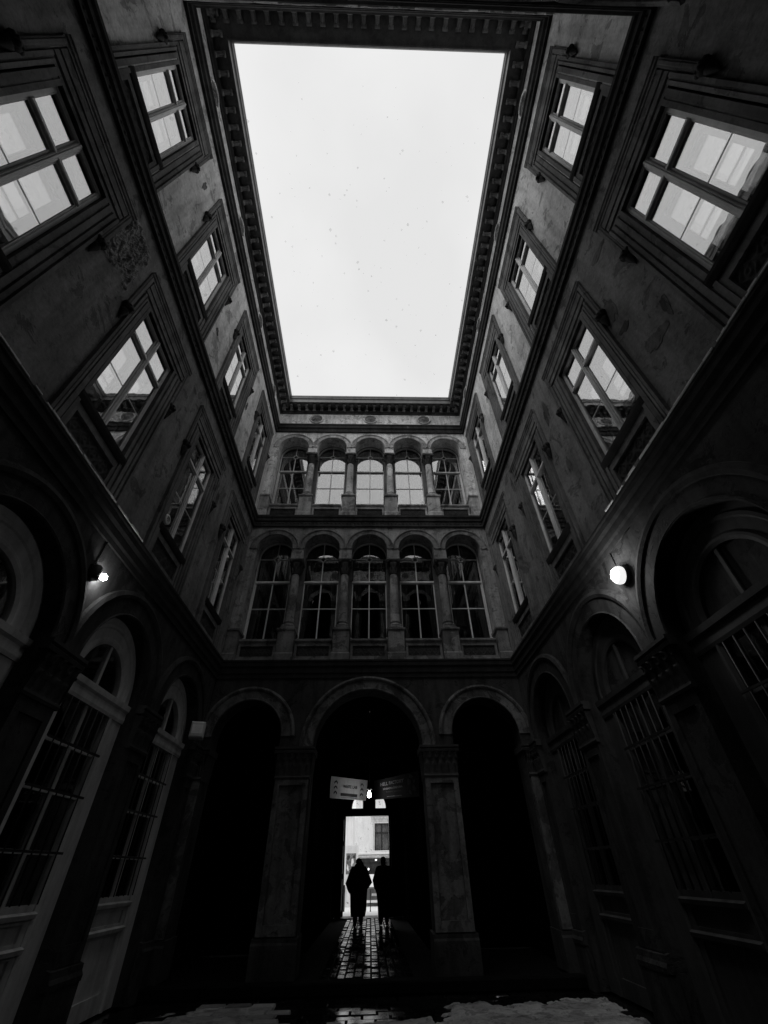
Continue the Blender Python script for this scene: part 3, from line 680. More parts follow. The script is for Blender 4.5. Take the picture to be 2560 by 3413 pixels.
for c in range(-5, 6):
    x = c * .142 - .05; y = 10.05 + rnd.uniform(-.3, 0)
    while y < 21.2:
        L = rnd.uniform(.17, .34); h = PZ + rnd.uniform(-.012, .012); x0, x1 = x - .060, x + .060; ya, yb = max(y, 10.0) + .012, min(y + L, 21.2) - .012
        if yb - ya > .08:
            t1, t2 = rnd.uniform(-.002, .002), rnd.uniform(-.002, .002)
            vs = [(x0, ya, PZ - .03), (x1, ya, PZ - .03), (x1, yb, PZ - .03), (x0, yb, PZ - .03), (x0 + .006, ya + .01, h + t1), (x1 - .006, ya + .01, h + t2), (x1 - .006, yb - .01, h - t1), (x0 + .006, yb - .01, h - t2)]
            m_ = MB().add(vs, [(0, 1, 5, 4), (1, 2, 6, 5), (2, 3, 7, 6), (3, 0, 4, 7), (4, 5, 6, 7)])
            if cnt < 295: m_.build('paving_sett', 'wet_stone', pf); cnt += 1
            else: far_.add(m_.v, m_.f)
        y += L
if far_.f: kind(far_.build('paving_setts', 'wet_stone', pf), 'stuff')
b = MB(); b.bbox(-3.55, 3.44, 9.70, 10.0, GZ, PZ, .02); structure('doorstep', b, 'floor_dark')
b = MB().box(-1.3, 1.2, 21.25, 22.3, PZ - .02, PZ + .02); structure('threshold', b, 'damp_stone')

# ------------------------------------------------------------------ courtyard ground
b = MB(); b.add([(-5, -2, GZ - .03), (5, -2, GZ - .03), (5, 10.3, GZ - .03), (-5, 10.3, GZ - .03)], [(0, 1, 2, 3)]); cg = structure('courtyard_ground', b, 'wet_stone')
rnd = random.Random(8); y = 7.5
row = 0
while y < 9.68:
    x = -3.6 + (.15 if row % 2 else 0)
    while x < 3.4:
        L = rnd.uniform(.30, .38); h = GZ + rnd.uniform(-.008, .008); yb = min(y + .205, 9.69); x1 = min(x + L, 3.48)
        m_ = MB().add([(x, y, GZ - .03), (x1, y, GZ - .03), (x1, yb, GZ - .03), (x, yb, GZ - .03), (x + .012, y + .012, h), (x1 - .012, y + .012, h), (x1 - .012, yb - .012, h), (x + .012, yb - .012, h)],
                      [(0, 1, 5, 4), (1, 2, 6, 5), (2, 3, 7, 6), (3, 0, 4, 7), (4, 5, 6, 7)])
        m_.build('paving_stone', 'slab' if x < -1.35 + rnd.uniform(-.1, .1) and y < 9.3 and x > -3.2 + max(0, y - 8.3) * .6 else 'wet_stone', cg); x += L + .014
    y += .22; row += 1
def snow_patch(pts, seed, thick=.03, name='snow_patch', mat='snow', z0=GZ, res=.045, soft=.16):
    """lumpy sheet of snow inside a polygon [(x, y)] on the ground"""
    from mathutils import noise as mn
    xs = [p[0] for p in pts]; ys = [p[1] for p in pts]
    nx, ny = int((max(xs) - min(xs)) / res) + 3, int((max(ys) - min(ys)) / res) + 3
    def sd(x, y):
        ins = False; d = 9
        for i in range(len(pts)):
            (ax, ay), (bx, by) = pts[i], pts[i - 1]
            if (ay > y) != (by > y) and x < (bx - ax) * (y - ay) / (by - ay + 1e-12) + ax: ins = not ins
            t = max(0, min(1, ((x - ax) * (bx - ax) + (y - ay) * (by - ay)) / ((bx - ax) ** 2 + (by - ay) ** 2 + 1e-12)))
            d = min(d, hypot(x - ax - t * (bx - ax), y - ay - t * (by - ay)))
        return d if ins else -d
    H = {}; V = []; F = []
    for j in range(ny):
        for i in range(nx):
            x, y = min(xs) - res + i * res, min(ys) - res + j * res
            k = sd(x, y) + .22 * mn.noise((x * 3 + seed, y * 3, 0)) + .15 * mn.noise((x * 8, y * 10, seed)) + .09 * mn.noise((x * 22, y * 26, seed)) - .05
            k -= .10 * max(0, mn.noise((x * 5.2, y * 7 + seed, 3.)) - .12) * 4
            H[i, j] = (len(V), k); V.append((x, y, z0 + .006 + thick * max(-.5, min(1, k / soft)) + .012 * mn.noise((x * 6, y * 6, 2.))))
    for j in range(ny - 1):
        for i in range(nx - 1):
            q = [H[i, j], H[i + 1, j], H[i + 1, j + 1], H[i, j + 1]]
            if max(k for _, k in q) > -.01: F.append(tuple(n for n, _ in q))
    m_ = MB(); m_.add(V, F, True); return kind(m_.build(name, mat), 'stuff')
snow_patch([(-3.5, 7.4), (-3.2, 8.7), (-2.8, 9.2), (-2.2, 9.5), (-1.6, 9.45), (-1.4, 8.9), (-1.3, 8.2), (-1.2, 7.4)], 3, .02, 'joint_snow', 'court_snow', GZ - .026)
snow_patch([(-3.4, 7.4), (-3.0, 8.35), (-2.6, 8.7), (-2.2, 8.9), (-1.7, 8.7), (-1.4, 8.3), (-1.3, 7.4)], 4, .012, 'thin_snow', 'slush', GZ - .004)
snow_patch([(.75, 7.4), (.95, 8.3), (1.15, 9.05), (1.5, 9.15), (1.9, 8.85), (2.5, 9.0), (3.4, 9.15), (3.4, 7.4)], 9, .035, mat='court_snow', res=.03)
snow_patch([(-.5, 7.4), (-.4, 8.15), (.2, 8.2), (.8, 8.5), (.8, 7.4)], 5, .01, 'thin_snow', 'slush')
# ------------------------------------------------------------------ terrain and an unseen shell round court and passage, added to block stray daylight
b = MB(); b.add([(-160, -160, PZ - .30), (160, -160, PZ - .30), (160, 160, PZ - .30), (-160, 160, PZ - .30)], [(0, 1, 2, 3)]); structure('terrain', b, 'damp_stone')
b = MB(); b.box(-8.2, -8.0, -5, 13.2, GZ - .1, 14.2); b.box(8.0, 8.2, -5, 13.2, GZ - .1, 14.2); b.box(-8.2, 8.2, -5.2, -5, GZ - .1, 14.2)
b.box(-8.2, 8.2, 13.2, 13.4, 3.64, 14.2); b.box(-8.2, -3.9, 13.2, 13.4, GZ - .1, 3.64); b.box(3.9, 8.2, 13.2, 13.4, GZ - .1, 3.64)
b.box(-8.2, -6.5, -5.2, 13.4, 14.34, 14.5); b.box(6.5, 8.2, -5.2, 13.4, 14.34, 14.5); b.box(-6.6, 6.6, 12.9, 13.4, 14.34, 14.5); b.box(-6.6, 6.6, -5.2, -3.2, 14.34, 14.5)
b.box(-14, -3.9, 13.4, 22.0, 3.7, 4.2); b.box(3.9, 14, 13.4, 22.0, 3.7, 4.2); b.box(-3.9, 3.9, 13.4, 22.0, 3.66, 4.2)
structure('unseen_house_shell', b, 'plaster_old')
# ------------------------------------------------------------------ gate at the street end of the passage
GY = 22.0
gate = thing('street_gate', 'dark arched street gate standing open at the end of the passage', 'gate', (0, GY, 0))
b = MB(); b.holes(-1.4, 1.3, PZ, 3.6, [(-1.05, .78, PZ, 1.82)], 0, .3)
b2 = MB(); b2.box(-1.4, -1.05, .0, .3, PZ, 1.82); b2.box(.78, 1.3, 0, .3, PZ, 1.82); b2.box(-1.4, 1.3, -.03, .3, 1.82, 2.07); b2.box(-.33, .22, 0, .3, 2.07, 2.75)
b2.arched(-1.4, 1.3, 2.07, 3.6, [(-.065, .735, 2.072, 2.07)], 0, .3); b2.build('gate_frame', 'dark', gate)
g_ = MB(); g_.ring(-.065, 2.3, [(1.12, -.02), (1.14, -.06), (1.2, -.06), (1.22, -.02)], 0, pi, 28); g_.build('arch_moulding', 'plaster_low', gate)
for sx, x in ((-1, -1.12), (1, .88)):
    d = MB(); d.box(x - .03, x + .03, -1.05, -.02, PZ + .03, 1.8); d.build('gate_leaf', 'dark', gate)
    d = MB()
    for z0, z1 in ((-1.1, -.2), (-.05, .8), (.95, 1.65)): d.bbox(-.43, .43, -.006, .0, z0, z1, .004)
    o = d.build('gate_leaf_panel', 'shop' if sx < 0 else 'dark', gate, (x + (-sx) * .037, -.53, 0)); o.rotation_euler = (0, 0, sx * pi / 2 * -1 if False else (pi / 2 if sx < 0 else -pi / 2))
# unseen street front round the gate, low and pale to throw daylight into the street
b = MB(); b.holes(-14, 14, PZ - .1, 4.2, [(-1.4, 1.3, PZ - .1, 3.6)], 22.32, 22.0); sf = b.build('street_front', 'street_wall'); tag(sf, 'unseen street front around the open gate, kept low and pale to light the street', 'wall')

# ------------------------------------------------------------------ banners and hanging bulb in the passage
def quad_point(c, u, v):
    a = Vector(c[0]).lerp(Vector(c[1]), u); d = Vector(c[3]).lerp(Vector(c[2]), u); return d.lerp(a, v)
def banner(name, label, c, mat):
    """c = corners top left, top right, bottom right, bottom left"""
    m_ = MB(); n, k = 16, 8; V = []
    nrm = (Vector(c[1]) - Vector(c[0])).cross(Vector(c[3]) - Vector(c[0])).normalized()
    for s_ in (0, .006):
        for j in range(k + 1):
            for i in range(n + 1):
                u, v = i / n, j / k; p = quad_point(c, u, v) + nrm * (s_ + .012 * sin(5 * u + 2 * v) * sin(pi * v)); V.append(p)
    N = (n + 1) * (k + 1)
    F = [(j * (n + 1) + i, j * (n + 1) + i + 1, (j + 1) * (n + 1) + i + 1, (j + 1) * (n + 1) + i) for j in range(k) for i in range(n)]
    m_.add(V, F + [tuple(N + q for q in f[::-1]) for f in F], True)
    o = m_.build(name, mat); tag(o, label, 'banner', 'banners hung across the passage'); return o
def on_banner(o, c, polys, name, mat, lift=-.012):
    nrm = (Vector(c[1]) - Vector(c[0])).cross(Vector(c[3]) - Vector(c[0])).normalized()
    m_ = MB()
    for P in polys:
        m_.add([quad_point(c, u, v) + nrm * (lift + .012 * sin(5 * u + 2 * v) * sin(pi * v)) for u, v in P], [tuple(range(len(P)))])
    return m_.build(name, mat, o)
def text_on(o, c, txt, u0, v0, w_, h_, mat, name='lettering', lift=-.014):
    """lettering as mesh: Blender's own font, fitted into the box u0..u0+w_, v0..v0+h_ of the quad"""
    cu_ = bpy.data.curves.new('t', 'FONT'); cu_.body = txt; cu_.resolution_u = 2; cu_.offset = .022; to = bpy.data.objects.new('t', cu_); S.collection.objects.link(to)
    bpy.context.view_layer.update()
    me = bpy.data.meshes.new_from_object(to.evaluated_get(bpy.context.evaluated_depsgraph_get()))
    bpy.data.objects.remove(to); xs = [v.co.x for v in me.vertices]; ys = [v.co.y for v in me.vertices]
    nrm = (Vector(c[1]) - Vector(c[0])).cross(Vector(c[3]) - Vector(c[0])).normalized()
    for v in me.vertices:
        u = u0 + w_ * (v.co.x - min(xs)) / (max(xs) - min(xs)); q = v0 + h_ * (v.co.y - min(ys)) / (max(ys) - min(ys))
        v.co = quad_point(c, u, q) + nrm * (lift + .012 * sin(5 * u + 2 * q) * sin(pi * q))
    me.materials.clear(); me.materials.append(M[mat]); me.name = name
    t = bpy.data.objects.new(name, me); S.collection.objects.link(t); t.parent = o; return t
c1 = [(-1.04, 13.0, 1.94), (-.09, 14.15, 1.99), (-.125, 14.15, 1.506), (-1.05, 13.0, 1.457)]
b1 = banner('banner', 'pale banner with dark chevrons down both sides, left of the hanging bulb', c1, 'banner')
ch = []
for k, v in enumerate((.74, .50, .26)):
    for u in (.13, .84): ch += [[(u - .045, v - .09), (u, v + .02), (u, v + .10), (u - .045, v + .02)], [(u, v + .02), (u + .045, v - .09), (u + .045, v + .02), (u, v + .10)]]
for k in range(0, 12, 2): on_banner(b1, c1, ch[k:k + 2], 'chevron', 'print_dark')
text_on(b1, c1, 'WHITE', .32, .51, .22, .15, 'print_dark'); text_on(b1, c1, 'LAB', .57, .51, .13, .15, 'print_dark')
on_banner(b1, c1, [[(.27, .13), (.72, .13), (.72, .27), (.27, .27)]], 'printed_bar', 'print_dark')
text_on(b1, c1, 'WWW.WHITELAB.HU', .28, .05, .42, .05, 'print_mid')
c2 = [(.09, 14.5, 2.02), (1.075, 10.9, 1.70), (1.065, 10.9, 1.222), (.09, 14.5, 1.565)]
b2 = banner('banner', 'black banner with faint light lettering, right of the hanging bulb', c2, 'banner_dark')
text_on(b2, c2, 'HELL', .20, .65, .19, .16, 'print_light'); text_on(b2, c2, 'FACTORY', .42, .65, .32, .16, 'print_light')
text_on(b2, c2, 'SZABADUL\u00d3SZOBA', .26, .44, .46, .11, 'print_light')
text_on(b2, c2, 'Budapest', .34, .28, .17, .09, 'print_mid'); text_on(b2, c2, 'belv\u00e1ros', .53, .28, .16, .09, 'print_mid')
text_on(b2, c2, 'www.hellfactory.hu', .36, .07, .33, .06, 'print_light')
for i, (u, v, a, b_) in enumerate([(.84, .62, .03, .16), (.93, .62, .015, .1), (.93, .34, .03, .13), (.87, .85, .04, .08), (.86, .2, .02, .1)]): on_banner(b2, c2, [[(u + dx, v + dz) for dx, dz in blob(0, 0, a, b_, 7 + i, 12)]], 'printed_figure', 'print_mid')
lamp = thing('hanging_bulb', 'bare glowing bulb hanging in the passage between the two banners', 'lamp', (-.03, 13.3, 1.56))
MB().lathe(0, 0, [(.01, -.075), (.035, -.07), (.05, -.04), (.05, -.01), (.032, .03), (.022, .07), (.016, .08)], 14).build('glass_bulb', 'bulb', lamp)
b = MB(); b.lathe(0, 0, [(.024, .08), (.028, .09), (.028, .13), (.014, .15)], 12); b.tube((0, 0, .15), (0, 0, 1.94), .004, 6); b.build('socket', 'iron', lamp)

# ------------------------------------------------------------------ wall lamps, box, vent
wl = thing('wall_lamp', 'glowing bulkhead wall lamp between two arches of the left wall', 'lamp', (XL, 4.73, 2.98), pi / 2, 'wall lamps above the ground floor arches')
b = MB(); b.box(-.14, .02, -.04, 0, -.08, .08); b.lathe(-.07, -.055, [(.07, -.09), (.075, -.07), (.075, .06), (.05, .09)], 14); b.build('backplate', 'iron', wl)
MB().ball((.05, -.10, .0), .05, .046, .044, 20, 12).build('glass_globe', 'bulb_wall', wl)
wr = thing('wall_lamp', 'round white glowing globe lamp between two arches of the right wall', 'lamp', (XR, 4.81, 3.02), -pi / 2, 'wall lamps above the ground floor arches')
b = MB(); b.ring(0, 0, [(.0, 0), (.115, -.06), (.125, -.07), (.135, -.05), (.135, 0)], 0, 2 * pi, 28, True); b.build('casing', 'iron', wr)
MB().ball((0, -.095, 0), .125, .10, .125, 28, 18).build('glass_dome', 'lamp_disc', wr)
pl_ = bpy.data.lights.new('wall_lamp_light', 'POINT'); pl_.energy = 22.0; pl_.shadow_soft_size = .08; plo = bpy.data.objects.new('wall_lamp_light', pl_); S.collection.objects.link(plo); plo.parent = wr; plo.location = (-.05, -.30, .05)
b = MB(); b.tube((-.10, -.012, .10), (-.10, -.012, .44), .009, 6); b.tube((-.10, -.012, .44), (.5, -.012, .44), .009, 6); b.build('conduit', 'iron', wr)
b = MB(); b.tube((-.07, -.012, .08), (-.07, -.012, .58), .009, 6); b.build('conduit', 'iron', wl)
fx = thing('junction_box', 'small pale box standing on the capital in the far left corner', 'box', (-3.44, 9.20, 2.04), .25)
b = MB(); b.bbox(-.13, .13, -.13, .11, 0, .28, .025); b.build('casing', 'low_wood', fx); b = MB(); b.box(-.10, .10, -.136, -.13, .06, .22); b.build('cover_plate', 'white_wood', fx)
vd = thing('round_vent', 'small round pale ventilator set in a window pane of the left wall', 'vent', (XL - .06, 5.86, 4.86), pi / 2)
b = MB(); b.ring(0, 0, [(.058, .02), (.058, -.02), (.095, -.012), (.10, .02)], 0, 2 * pi, 24, True); b.build('rim', 'white_wood', vd)
b = MB(); b.ring(0, 0, [(.0, .01), (.058, .005), (.058, .015)], 0, 2 * pi, 20, True); b.build('grille', 'dark', vd)
b = MB(); b.ring(0, 0, [(.036, .0), (.046, .0), (.046, .01), (.036, .01)], 0, 2 * pi, 20, True); b.poly([(-.034, -.025), (-.025, -.034), (.034, .025), (.025, .034)], -.002, .004); b.build('flap', 'white_wood', vd)

# ------------------------------------------------------------------ people walking out through the gate
def skin_body(name, verts, edges, radii, mat, parent, sub=2):
    me = bpy.data.meshes.new(name); me.from_pydata(verts, edges, []); o = bpy.data.objects.new(name, me); S.collection.objects.link(o)
    md = o.modifiers.new('skin', 'SKIN'); md.use_smooth_shade = True
    for i, r in enumerate(radii):
        d = me.skin_vertices[0].data[i]; d.radius = (r, r) if isinstance(r, float) else r; d.use_root = (i == 0)
    ss = o.modifiers.new('sub', 'SUBSURF'); ss.levels = ss.render_levels = sub
    bpy.context.view_layer.update()
    m2 = bpy.data.meshes.new_from_object(o.evaluated_get(bpy.context.evaluated_depsgraph_get())); m2.name = name
    m2.materials.clear(); m2.materials.append(M[mat]); m2.polygons.foreach_set('use_smooth', [True] * len(m2.polygons))
    bpy.data.objects.remove(o); n = bpy.data.objects.new(name, m2); S.collection.objects.link(n); n.parent = parent; return n
def loft(rings, n=20):
    """rings = [(cx, cy, z, rx, ry)] -> closed smooth body"""
    m_ = MB(); V = []
    for cx, cy_, z, rx, ry in rings: V += [(cx + rx * cos(2 * pi * i / n) * (1 + .03 * sin(5 * 2 * pi * i / n + z * 3)), cy_ + ry * sin(2 * pi * i / n), z) for i in range(n)]
    F = [(j * n + i, j * n + (i + 1) % n, (j + 1) * n + (i + 1) % n, (j + 1) * n + i) for j in range(len(rings) - 1) for i in range(n)]
    F += [tuple(range(n))[::-1], tuple(range((len(rings) - 1) * n, len(rings) * n))]
    return m_.add(V, F, True)
def tube_path(m_, pts, n=12):
    """pts = [(x, y, z, r)]"""
    V = []
    for k, (x, y, z, r) in enumerate(pts):
        a = Vector(pts[max(0, k - 1)][:3]); c = Vector(pts[min(len(pts) - 1, k + 1)][:3]); d = (c - a).normalized(); u = d.cross(Vector((0, 1, .01))).normalized(); v = d.cross(u)
        V += [Vector((x, y, z)) + r * (cos(2 * pi * i / n) * u + sin(2 * pi * i / n) * v) for i in range(n)]
    L = len(pts); m_.add(V, [(j * n + i, j * n + (i + 1) % n, (j + 1) * n + (i + 1) % n, (j + 1) * n + i) for j in range(L - 1) for i in range(n)] + [tuple(range(n))[::-1], tuple(range((L - 1) * n, L * n))], True)
def person(label, loc, hgt, stride, arms, coat, hair, arm=1.):
    """walks towards +y (seen from behind); arms = [(elbow), (hand)] for left and right"""
    t = thing('person', label, 'person', loc, 0, 'couple walking out to the street'); k = hgt / 1.70
    P = lambda x, y, z: (x * k, y * k, z * k)
    V = [P(0, 0, .93), P(0, .01, 1.10), P(0, .0, 1.28), P(0, -.01, 1.42), P(0, .01, 1.49)]; E = [(0, 1), (1, 2), (2, 3), (3, 4)]
    Rr = [(.15 * k, .11 * k), (.13 * k, .10 * k), (.16 * k, .11 * k), (.10 * k, .08 * k), .052 * k]
    for z, y, r in ((1.545, .02, .070), (1.60, .02, .088), (1.65, .015, .082), (1.69, .01, .05)): V.append(P(0, y, z)); E.append((len(V) - 2, len(V) - 1)); Rr.append(r * k)
    V.append(P(0, .115, 1.585)); E.append((6, len(V) - 1)); Rr.append(.014 * k)                       # nose
    V.append(P(0, .085, 1.535)); E.append((5, len(V) - 1)); Rr.append(.03 * k)                        # chin
    for sx in (-1, 1): V.append(P(sx * .09, .0, 1.60)); E.append((6, len(V) - 1)); Rr.append(.016 * k)    # ears
    for sx, (el, hd) in zip((-1, 1), arms):
        i0 = len(V); V += [P(sx * .17, -.01, 1.40), P(*el), P(*hd)]; E += [(3, i0), (i0, i0 + 1), (i0 + 1, i0 + 2)]; Rr += [.062 * k, .045 * k, .030 * k]
        d = (Vector(hd) - Vector(el)).normalized(); palm = Vector(hd) + d * .06; V.append(P(*palm)); E.append((i0 + 2, i0 + 3)); Rr.append((.038 * k, .02 * k))
        sd = d.cross(Vector((sx * 1., 0, .01))).normalized()
        for f in range(4):
            a = palm + sd * (.027 - .018 * f) + d * .02; q = a + d * (.035, .042, .038, .028)[f]; e = q + d * .025 + Vector((-sx * .018, 0, 0))
            j = len(V); V += [P(*a), P(*q), P(*e)]; E += [(i0 + 3, j), (j, j + 1), (j + 1, j + 2)]; Rr += [.0095 * k, .009 * k, .008 * k]
        j = len(V); a = palm + sd * .035 - d * .02; V += [P(*a), P(*(a + sd * .02 + d * .035))]; E += [(i0 + 2, j), (j, j + 1)]; Rr += [.011 * k, .009 * k]
    for sx in (-1, 1):
        s_ = stride * sx; i0 = len(V)
        V += [P(sx * .09, .0, .86), P(sx * .095, s_ * .12 + .03, .48), P(sx * .095, s_ * .22 - (.05 if s_ < 0 else 0), .09), P(sx * .10, s_ * .22 + .16 - (.05 if s_ < 0 else 0), .035)]
        E += [(0, i0), (i0, i0 + 1), (i0 + 1, i0 + 2), (i0 + 2, i0 + 3)]; Rr += [.095 * k, .062 * k, .045 * k, .035 * k]
    skin_body('body', V, E, Rr, 'skin', t)
    c = loft([(x * k, y * k, z * k, rx * k, ry * k) for x, y, z, rx, ry in coat]); 
    for sx, (el, hd) in zip((-1, 1), arms):
        e, h = Vector(el), Vector(hd); s0 = Vector((sx * .17, -.01, 1.41))
        pts = [(Vector((sx * .06, -.01, 1.42)), .075), (s0, .088), (s0.lerp(e, .5), .080), (e, .072), (e.lerp(h, .5), .066), (h - (h - e).normalized() * .02, .058)]
        tube_path(c, [(p.x * k, p.y * k, p.z * k, r * k * arm) for p, r in pts])
    c.build('coat', 'cloth', t)
    tr_ = MB()
    for sx in (-1, 1):
        s_ = stride * sx; off = (.05 if s_ < 0 else 0)
        tube_path(tr_, [(sx * .09 * k, 0, .86 * k, .105 * k), (sx * .095 * k, (s_ * .12 + .03) * k, .48 * k, .085 * k), (sx * .095 * k, (s_ * .22 - off) * k, .11 * k, .072 * k)])
    tr_.build('trousers', 'cloth', t)
    sh = MB()
    for sx in (-1, 1):
        s_ = stride * sx; off = (.05 if s_ < 0 else 0); y = (s_ * .22 - off) * k
        sh.ball((sx * .098 * k, y + .06 * k, .045 * k), .05 * k, .15 * k, .045 * k, 12, 8); sh.lathe(sx * .095 * k, y, [(.05 * k, .02), (.052 * k, .08), (.055 * k, .16 * k)], 10)
    sh.build('shoes', 'cloth', t)
    hb = MB(); hair(hb, k); hb.build('hair', 'cloth', t)
    return t
def hair_long(m, k):
    m.ball((0, -.005 * k, 1.625 * k), .108 * k, .115 * k, .105 * k, 16, 10); m.ball((.05 * k, -.04 * k, 1.55 * k), .12 * k, .10 * k, .10 * k, 14, 8)
    m.ball((-.01 * k, -.05 * k, 1.48 * k), .15 * k, .10 * k, .11 * k, 14, 8); m.ball((.10 * k, -.02 * k, 1.48 * k), .09 * k, .09 * k, .10 * k, 14, 8)
def hair_short(m, k):
    m.ball((0, -.012 * k, 1.632 * k), .098 * k, .108 * k, .095 * k, 16, 10); m.lathe(0, .0, [(.075 * k, 1.44 * k), (.08 * k, 1.50 * k), (.088 * k, 1.58 * k)], 14)
lp = person('person in long dark coat with pale hair clip, left of two in the gateway', (-.38, 18.3, PZ), 1.63, .5,
            [((-.35, -.03, 1.05), (-.25, .12, .84)), ((.37, .02, 1.07), (.20, .16, .93))],
            [(-.01, 0, .24, .235, .2), (0, -.01, .4, .265, .2), (0, -.01, .75, .285, .2), (0, 0, .9, .30, .2), (0, 0, 1.0, .295, .2), (0, 0, 1.14, .30, .19), (0, -.01, 1.27, .285, .17), (0, -.015, 1.37, .25, .15), (.02, -.01, 1.45, .17, .13), (.02, .01, 1.52, .11, .10)], hair_long, arm=1.35)
MB().ball((.03, -.115, 1.56), .014, .010, .024, 8, 6).build('hair_clip', 'snow', lp)
rp = person('person in dark coat with short hair, right of two in the gateway', (.44, 18.5, PZ), 1.66, -.45,
            [((-.30, -.02, 1.10), (-.25, .08, .88)), ((.30, -.02, 1.13), (.28, .06, .87))],
            [(.06, 0, .20, .25, .18), (.06, 0, .5, .27, .18), (.06, 0, .78, .31, .185), (.05, 0, .95, .335, .18), (.05, 0, 1.12, .335, .175), (.03, -.01, 1.27, .30, .16), (.01, -.015, 1.38, .25, .135), (0, 0, 1.45, .13, .09), (0, .01, 1.5, .08, .075)], hair_short)
fg = MB(); fg.ball((.2, -.12, 1.18), .16, .10, .24, 14, 10); fg.lathe(.2, -.1, [(.10, .92), (.14, .98), (.15, 1.2), (.12, 1.38)], 14)
tag(fg.build('backpack', 'cloth', None, (.44, 18.5, PZ)), 'dark backpack worn by the right person in the gateway', 'backpack')

# ------------------------------------------------------------------ street outside
b = MB(); b.add([(-40, 22.3, PZ - .25), (40, 22.3, PZ - .25), (40, 90, PZ - .25), (-40, 90, PZ - .25)], [(0, 1, 2, 3)]); structure('street', b, 'snow')
b = MB(); b.box(-14, 14, 22.33, 25.0, PZ - .25, PZ); structure('near_pavement', b, 'snow')
b = MB(); b.box(-14, 14, 25.0, 25.25, PZ - .25, PZ - .03); structure('kerb', b, 'slush')
b = MB(); b.box(-20, 20, 38.5, 45, PZ - .25, PZ - .08); structure('far_pavement', b, 'snow')
bo = thing('bollard', 'thin dark bollard post on the snowy pavement outside the gate', 'bollard', (.015, 24.8, PZ))
b = MB(); b.lathe(0, 0, [(.03, 0), (.022, .04), (.018, .06), (.018, .62), (.022, .63), (.022, .66), (.012, .68)], 10); b.build('post', 'iron', bo); b = MB(); b.ball((0, 0, .70), .024, .024, .024, 10, 8); b.build('cap', 'iron', bo)
pb = thing('poster_board', 'white advertising board with a dark patterned poster outside the gate', 'sign', (-1.02, 27.4, PZ - .1))
b = MB(); b.bbox(-.30, .42, 0, .12, .92, 2.45, .01); b.build('board', 'pale_wall', pb)
b = MB(); b.box(-.19, .30, -.01, -.002, 1.32, 2.12); b.build('poster', 'poster', pb)
for i, (u, v, a, b_) in enumerate([(-.08, 1.95, .07, .10), (.12, 1.78, .06, .16), (.2, 1.98, .06, .05), (-.1, 1.55, .05, .12), (.1, 1.45, .12, .06)]):
    MB().poly(blob(u, v, a, b_, 31 + i, 14), -.013, -.011).build('printed_shape', 'print_dark' if i % 2 == 0 else 'pale_wall', pb)
MB().box(-.30, -.20, .02, .1, -.16, .92).build('post', 'shop', pb); MB().box(.34, .42, .02, .1, -.16, .92).build('post', 'shop', pb)
b = MB(); b.box(-.19, .33, .05, .08, .12, .85); b.build('lower_panel', 'pale_wall', pb)
cq = [(-.15, .046, .32), (.0, .046, .32), (.0, .046, .25), (-.15, .046, .25)]
text_on(pb, cq, 'BSA', .1, .1, .8, .8, 'print_dark', lift=0)
def street_house(name, label, x0, x1, y, z0, z1, wall, windows, ledge=True):
    t = thing(name, label, 'building', ((x0 + x1) / 2, y, z0)); cx = (x0 + x1) / 2
    b = MB(); b.holes(x0 - cx, x1 - cx, (2.2 if ledge else 0), z1 - z0, [(a - cx, b_ - cx, c - z0, d - z0) for a, b_, c, d in windows], 0, .25)
    b.box(x0 - cx, x1 - cx, .26, 9., 0, z1 - z0); b.add([(s_ - cx, yy, zz) for s_ in (x0, x1) for yy, zz in ((0, 0), (.26, 0), (.26, z1 - z0), (0, z1 - z0))], [(0, 1, 2, 3), (7, 6, 5, 4)])
    b.build('wall', wall, t)
    first = None
    for a, b_, c, d in windows:
        f = MB(); w_ = b_ - a; h = d - c
        f.box(-w_ / 2, -w_ / 2 + .07, .12, .2, 0, h); f.box(w_ / 2 - .07, w_ / 2, .12, .2, 0, h); f.box(-.05, .05, .11, .2, 0, h); f.box(-w_ / 2, w_ / 2, .105, .2, h * .64, h * .64 + .1); f.box(-w_ / 2, w_ / 2, .12, .2, h - .07, h); f.box(-w_ / 2, w_ / 2, .12, .2, 0, .07)
        wn_ = f.build('window', 'shop', t, ((a + b_) / 2 - cx, 0, c - z0))
        MB().box(-w_ / 2, w_ / 2, .235, .255, 0, h).build('window_back', 'window_back', wn_)
        for sx in (-1, 1):
            xa, xb = sorted((sx * .05, sx * (w_ / 2 - .07)))
            for za, zb in ((.07, h * .64), (h * .64 + .1, h - .07)): MB().box(xa, xb, .15, .16, za, zb).build('pane', 'glass_street', wn_)
        for sx in (-1, 1): xa, xb = sorted((sx * (w_ / 2 + .02), sx * (w_ / 2 + .14))); MB().box(xa, xb, -.04, 0, -.05, h + .1).build('jamb', 'street_trim', wn_)
        f = MB(); f.mould(-w_ / 2 - .3, w_ / 2 + .3, [(0, h + .1), (.06, h + .1), (.08, h + .28), (.18, h + .33), (.2, h + .42), (0, h + .46)]); f.build('hood', 'street_trim', wn_)
        MB().box(-w_ / 2 - .3, w_ / 2 + .3, -.16, .0, h + .462, h + .52).build('snow_cap', 'snow', wn_); MB().box(-w_ / 2 - .12, w_ / 2 + .12, -.15, .1, -.12, -.02).build('snow_cap', 'snow', wn_)
    return t
HW = []
for c in (-8.9, -6.3, -3.7) : pass
wins = []
for xx in (.97 + 3.2 * i for i in range(0, 5)):
    for zz in (1.19, 5.4, 9.4): wins.append((xx - .6, xx + .6, zz, zz + 1.98))
oh = street_house('street_house', 'stone house across the street with a snowy ledge over its dark shopfront', -1.27, 16., 45., PZ, 15., 'street_wall', wins)
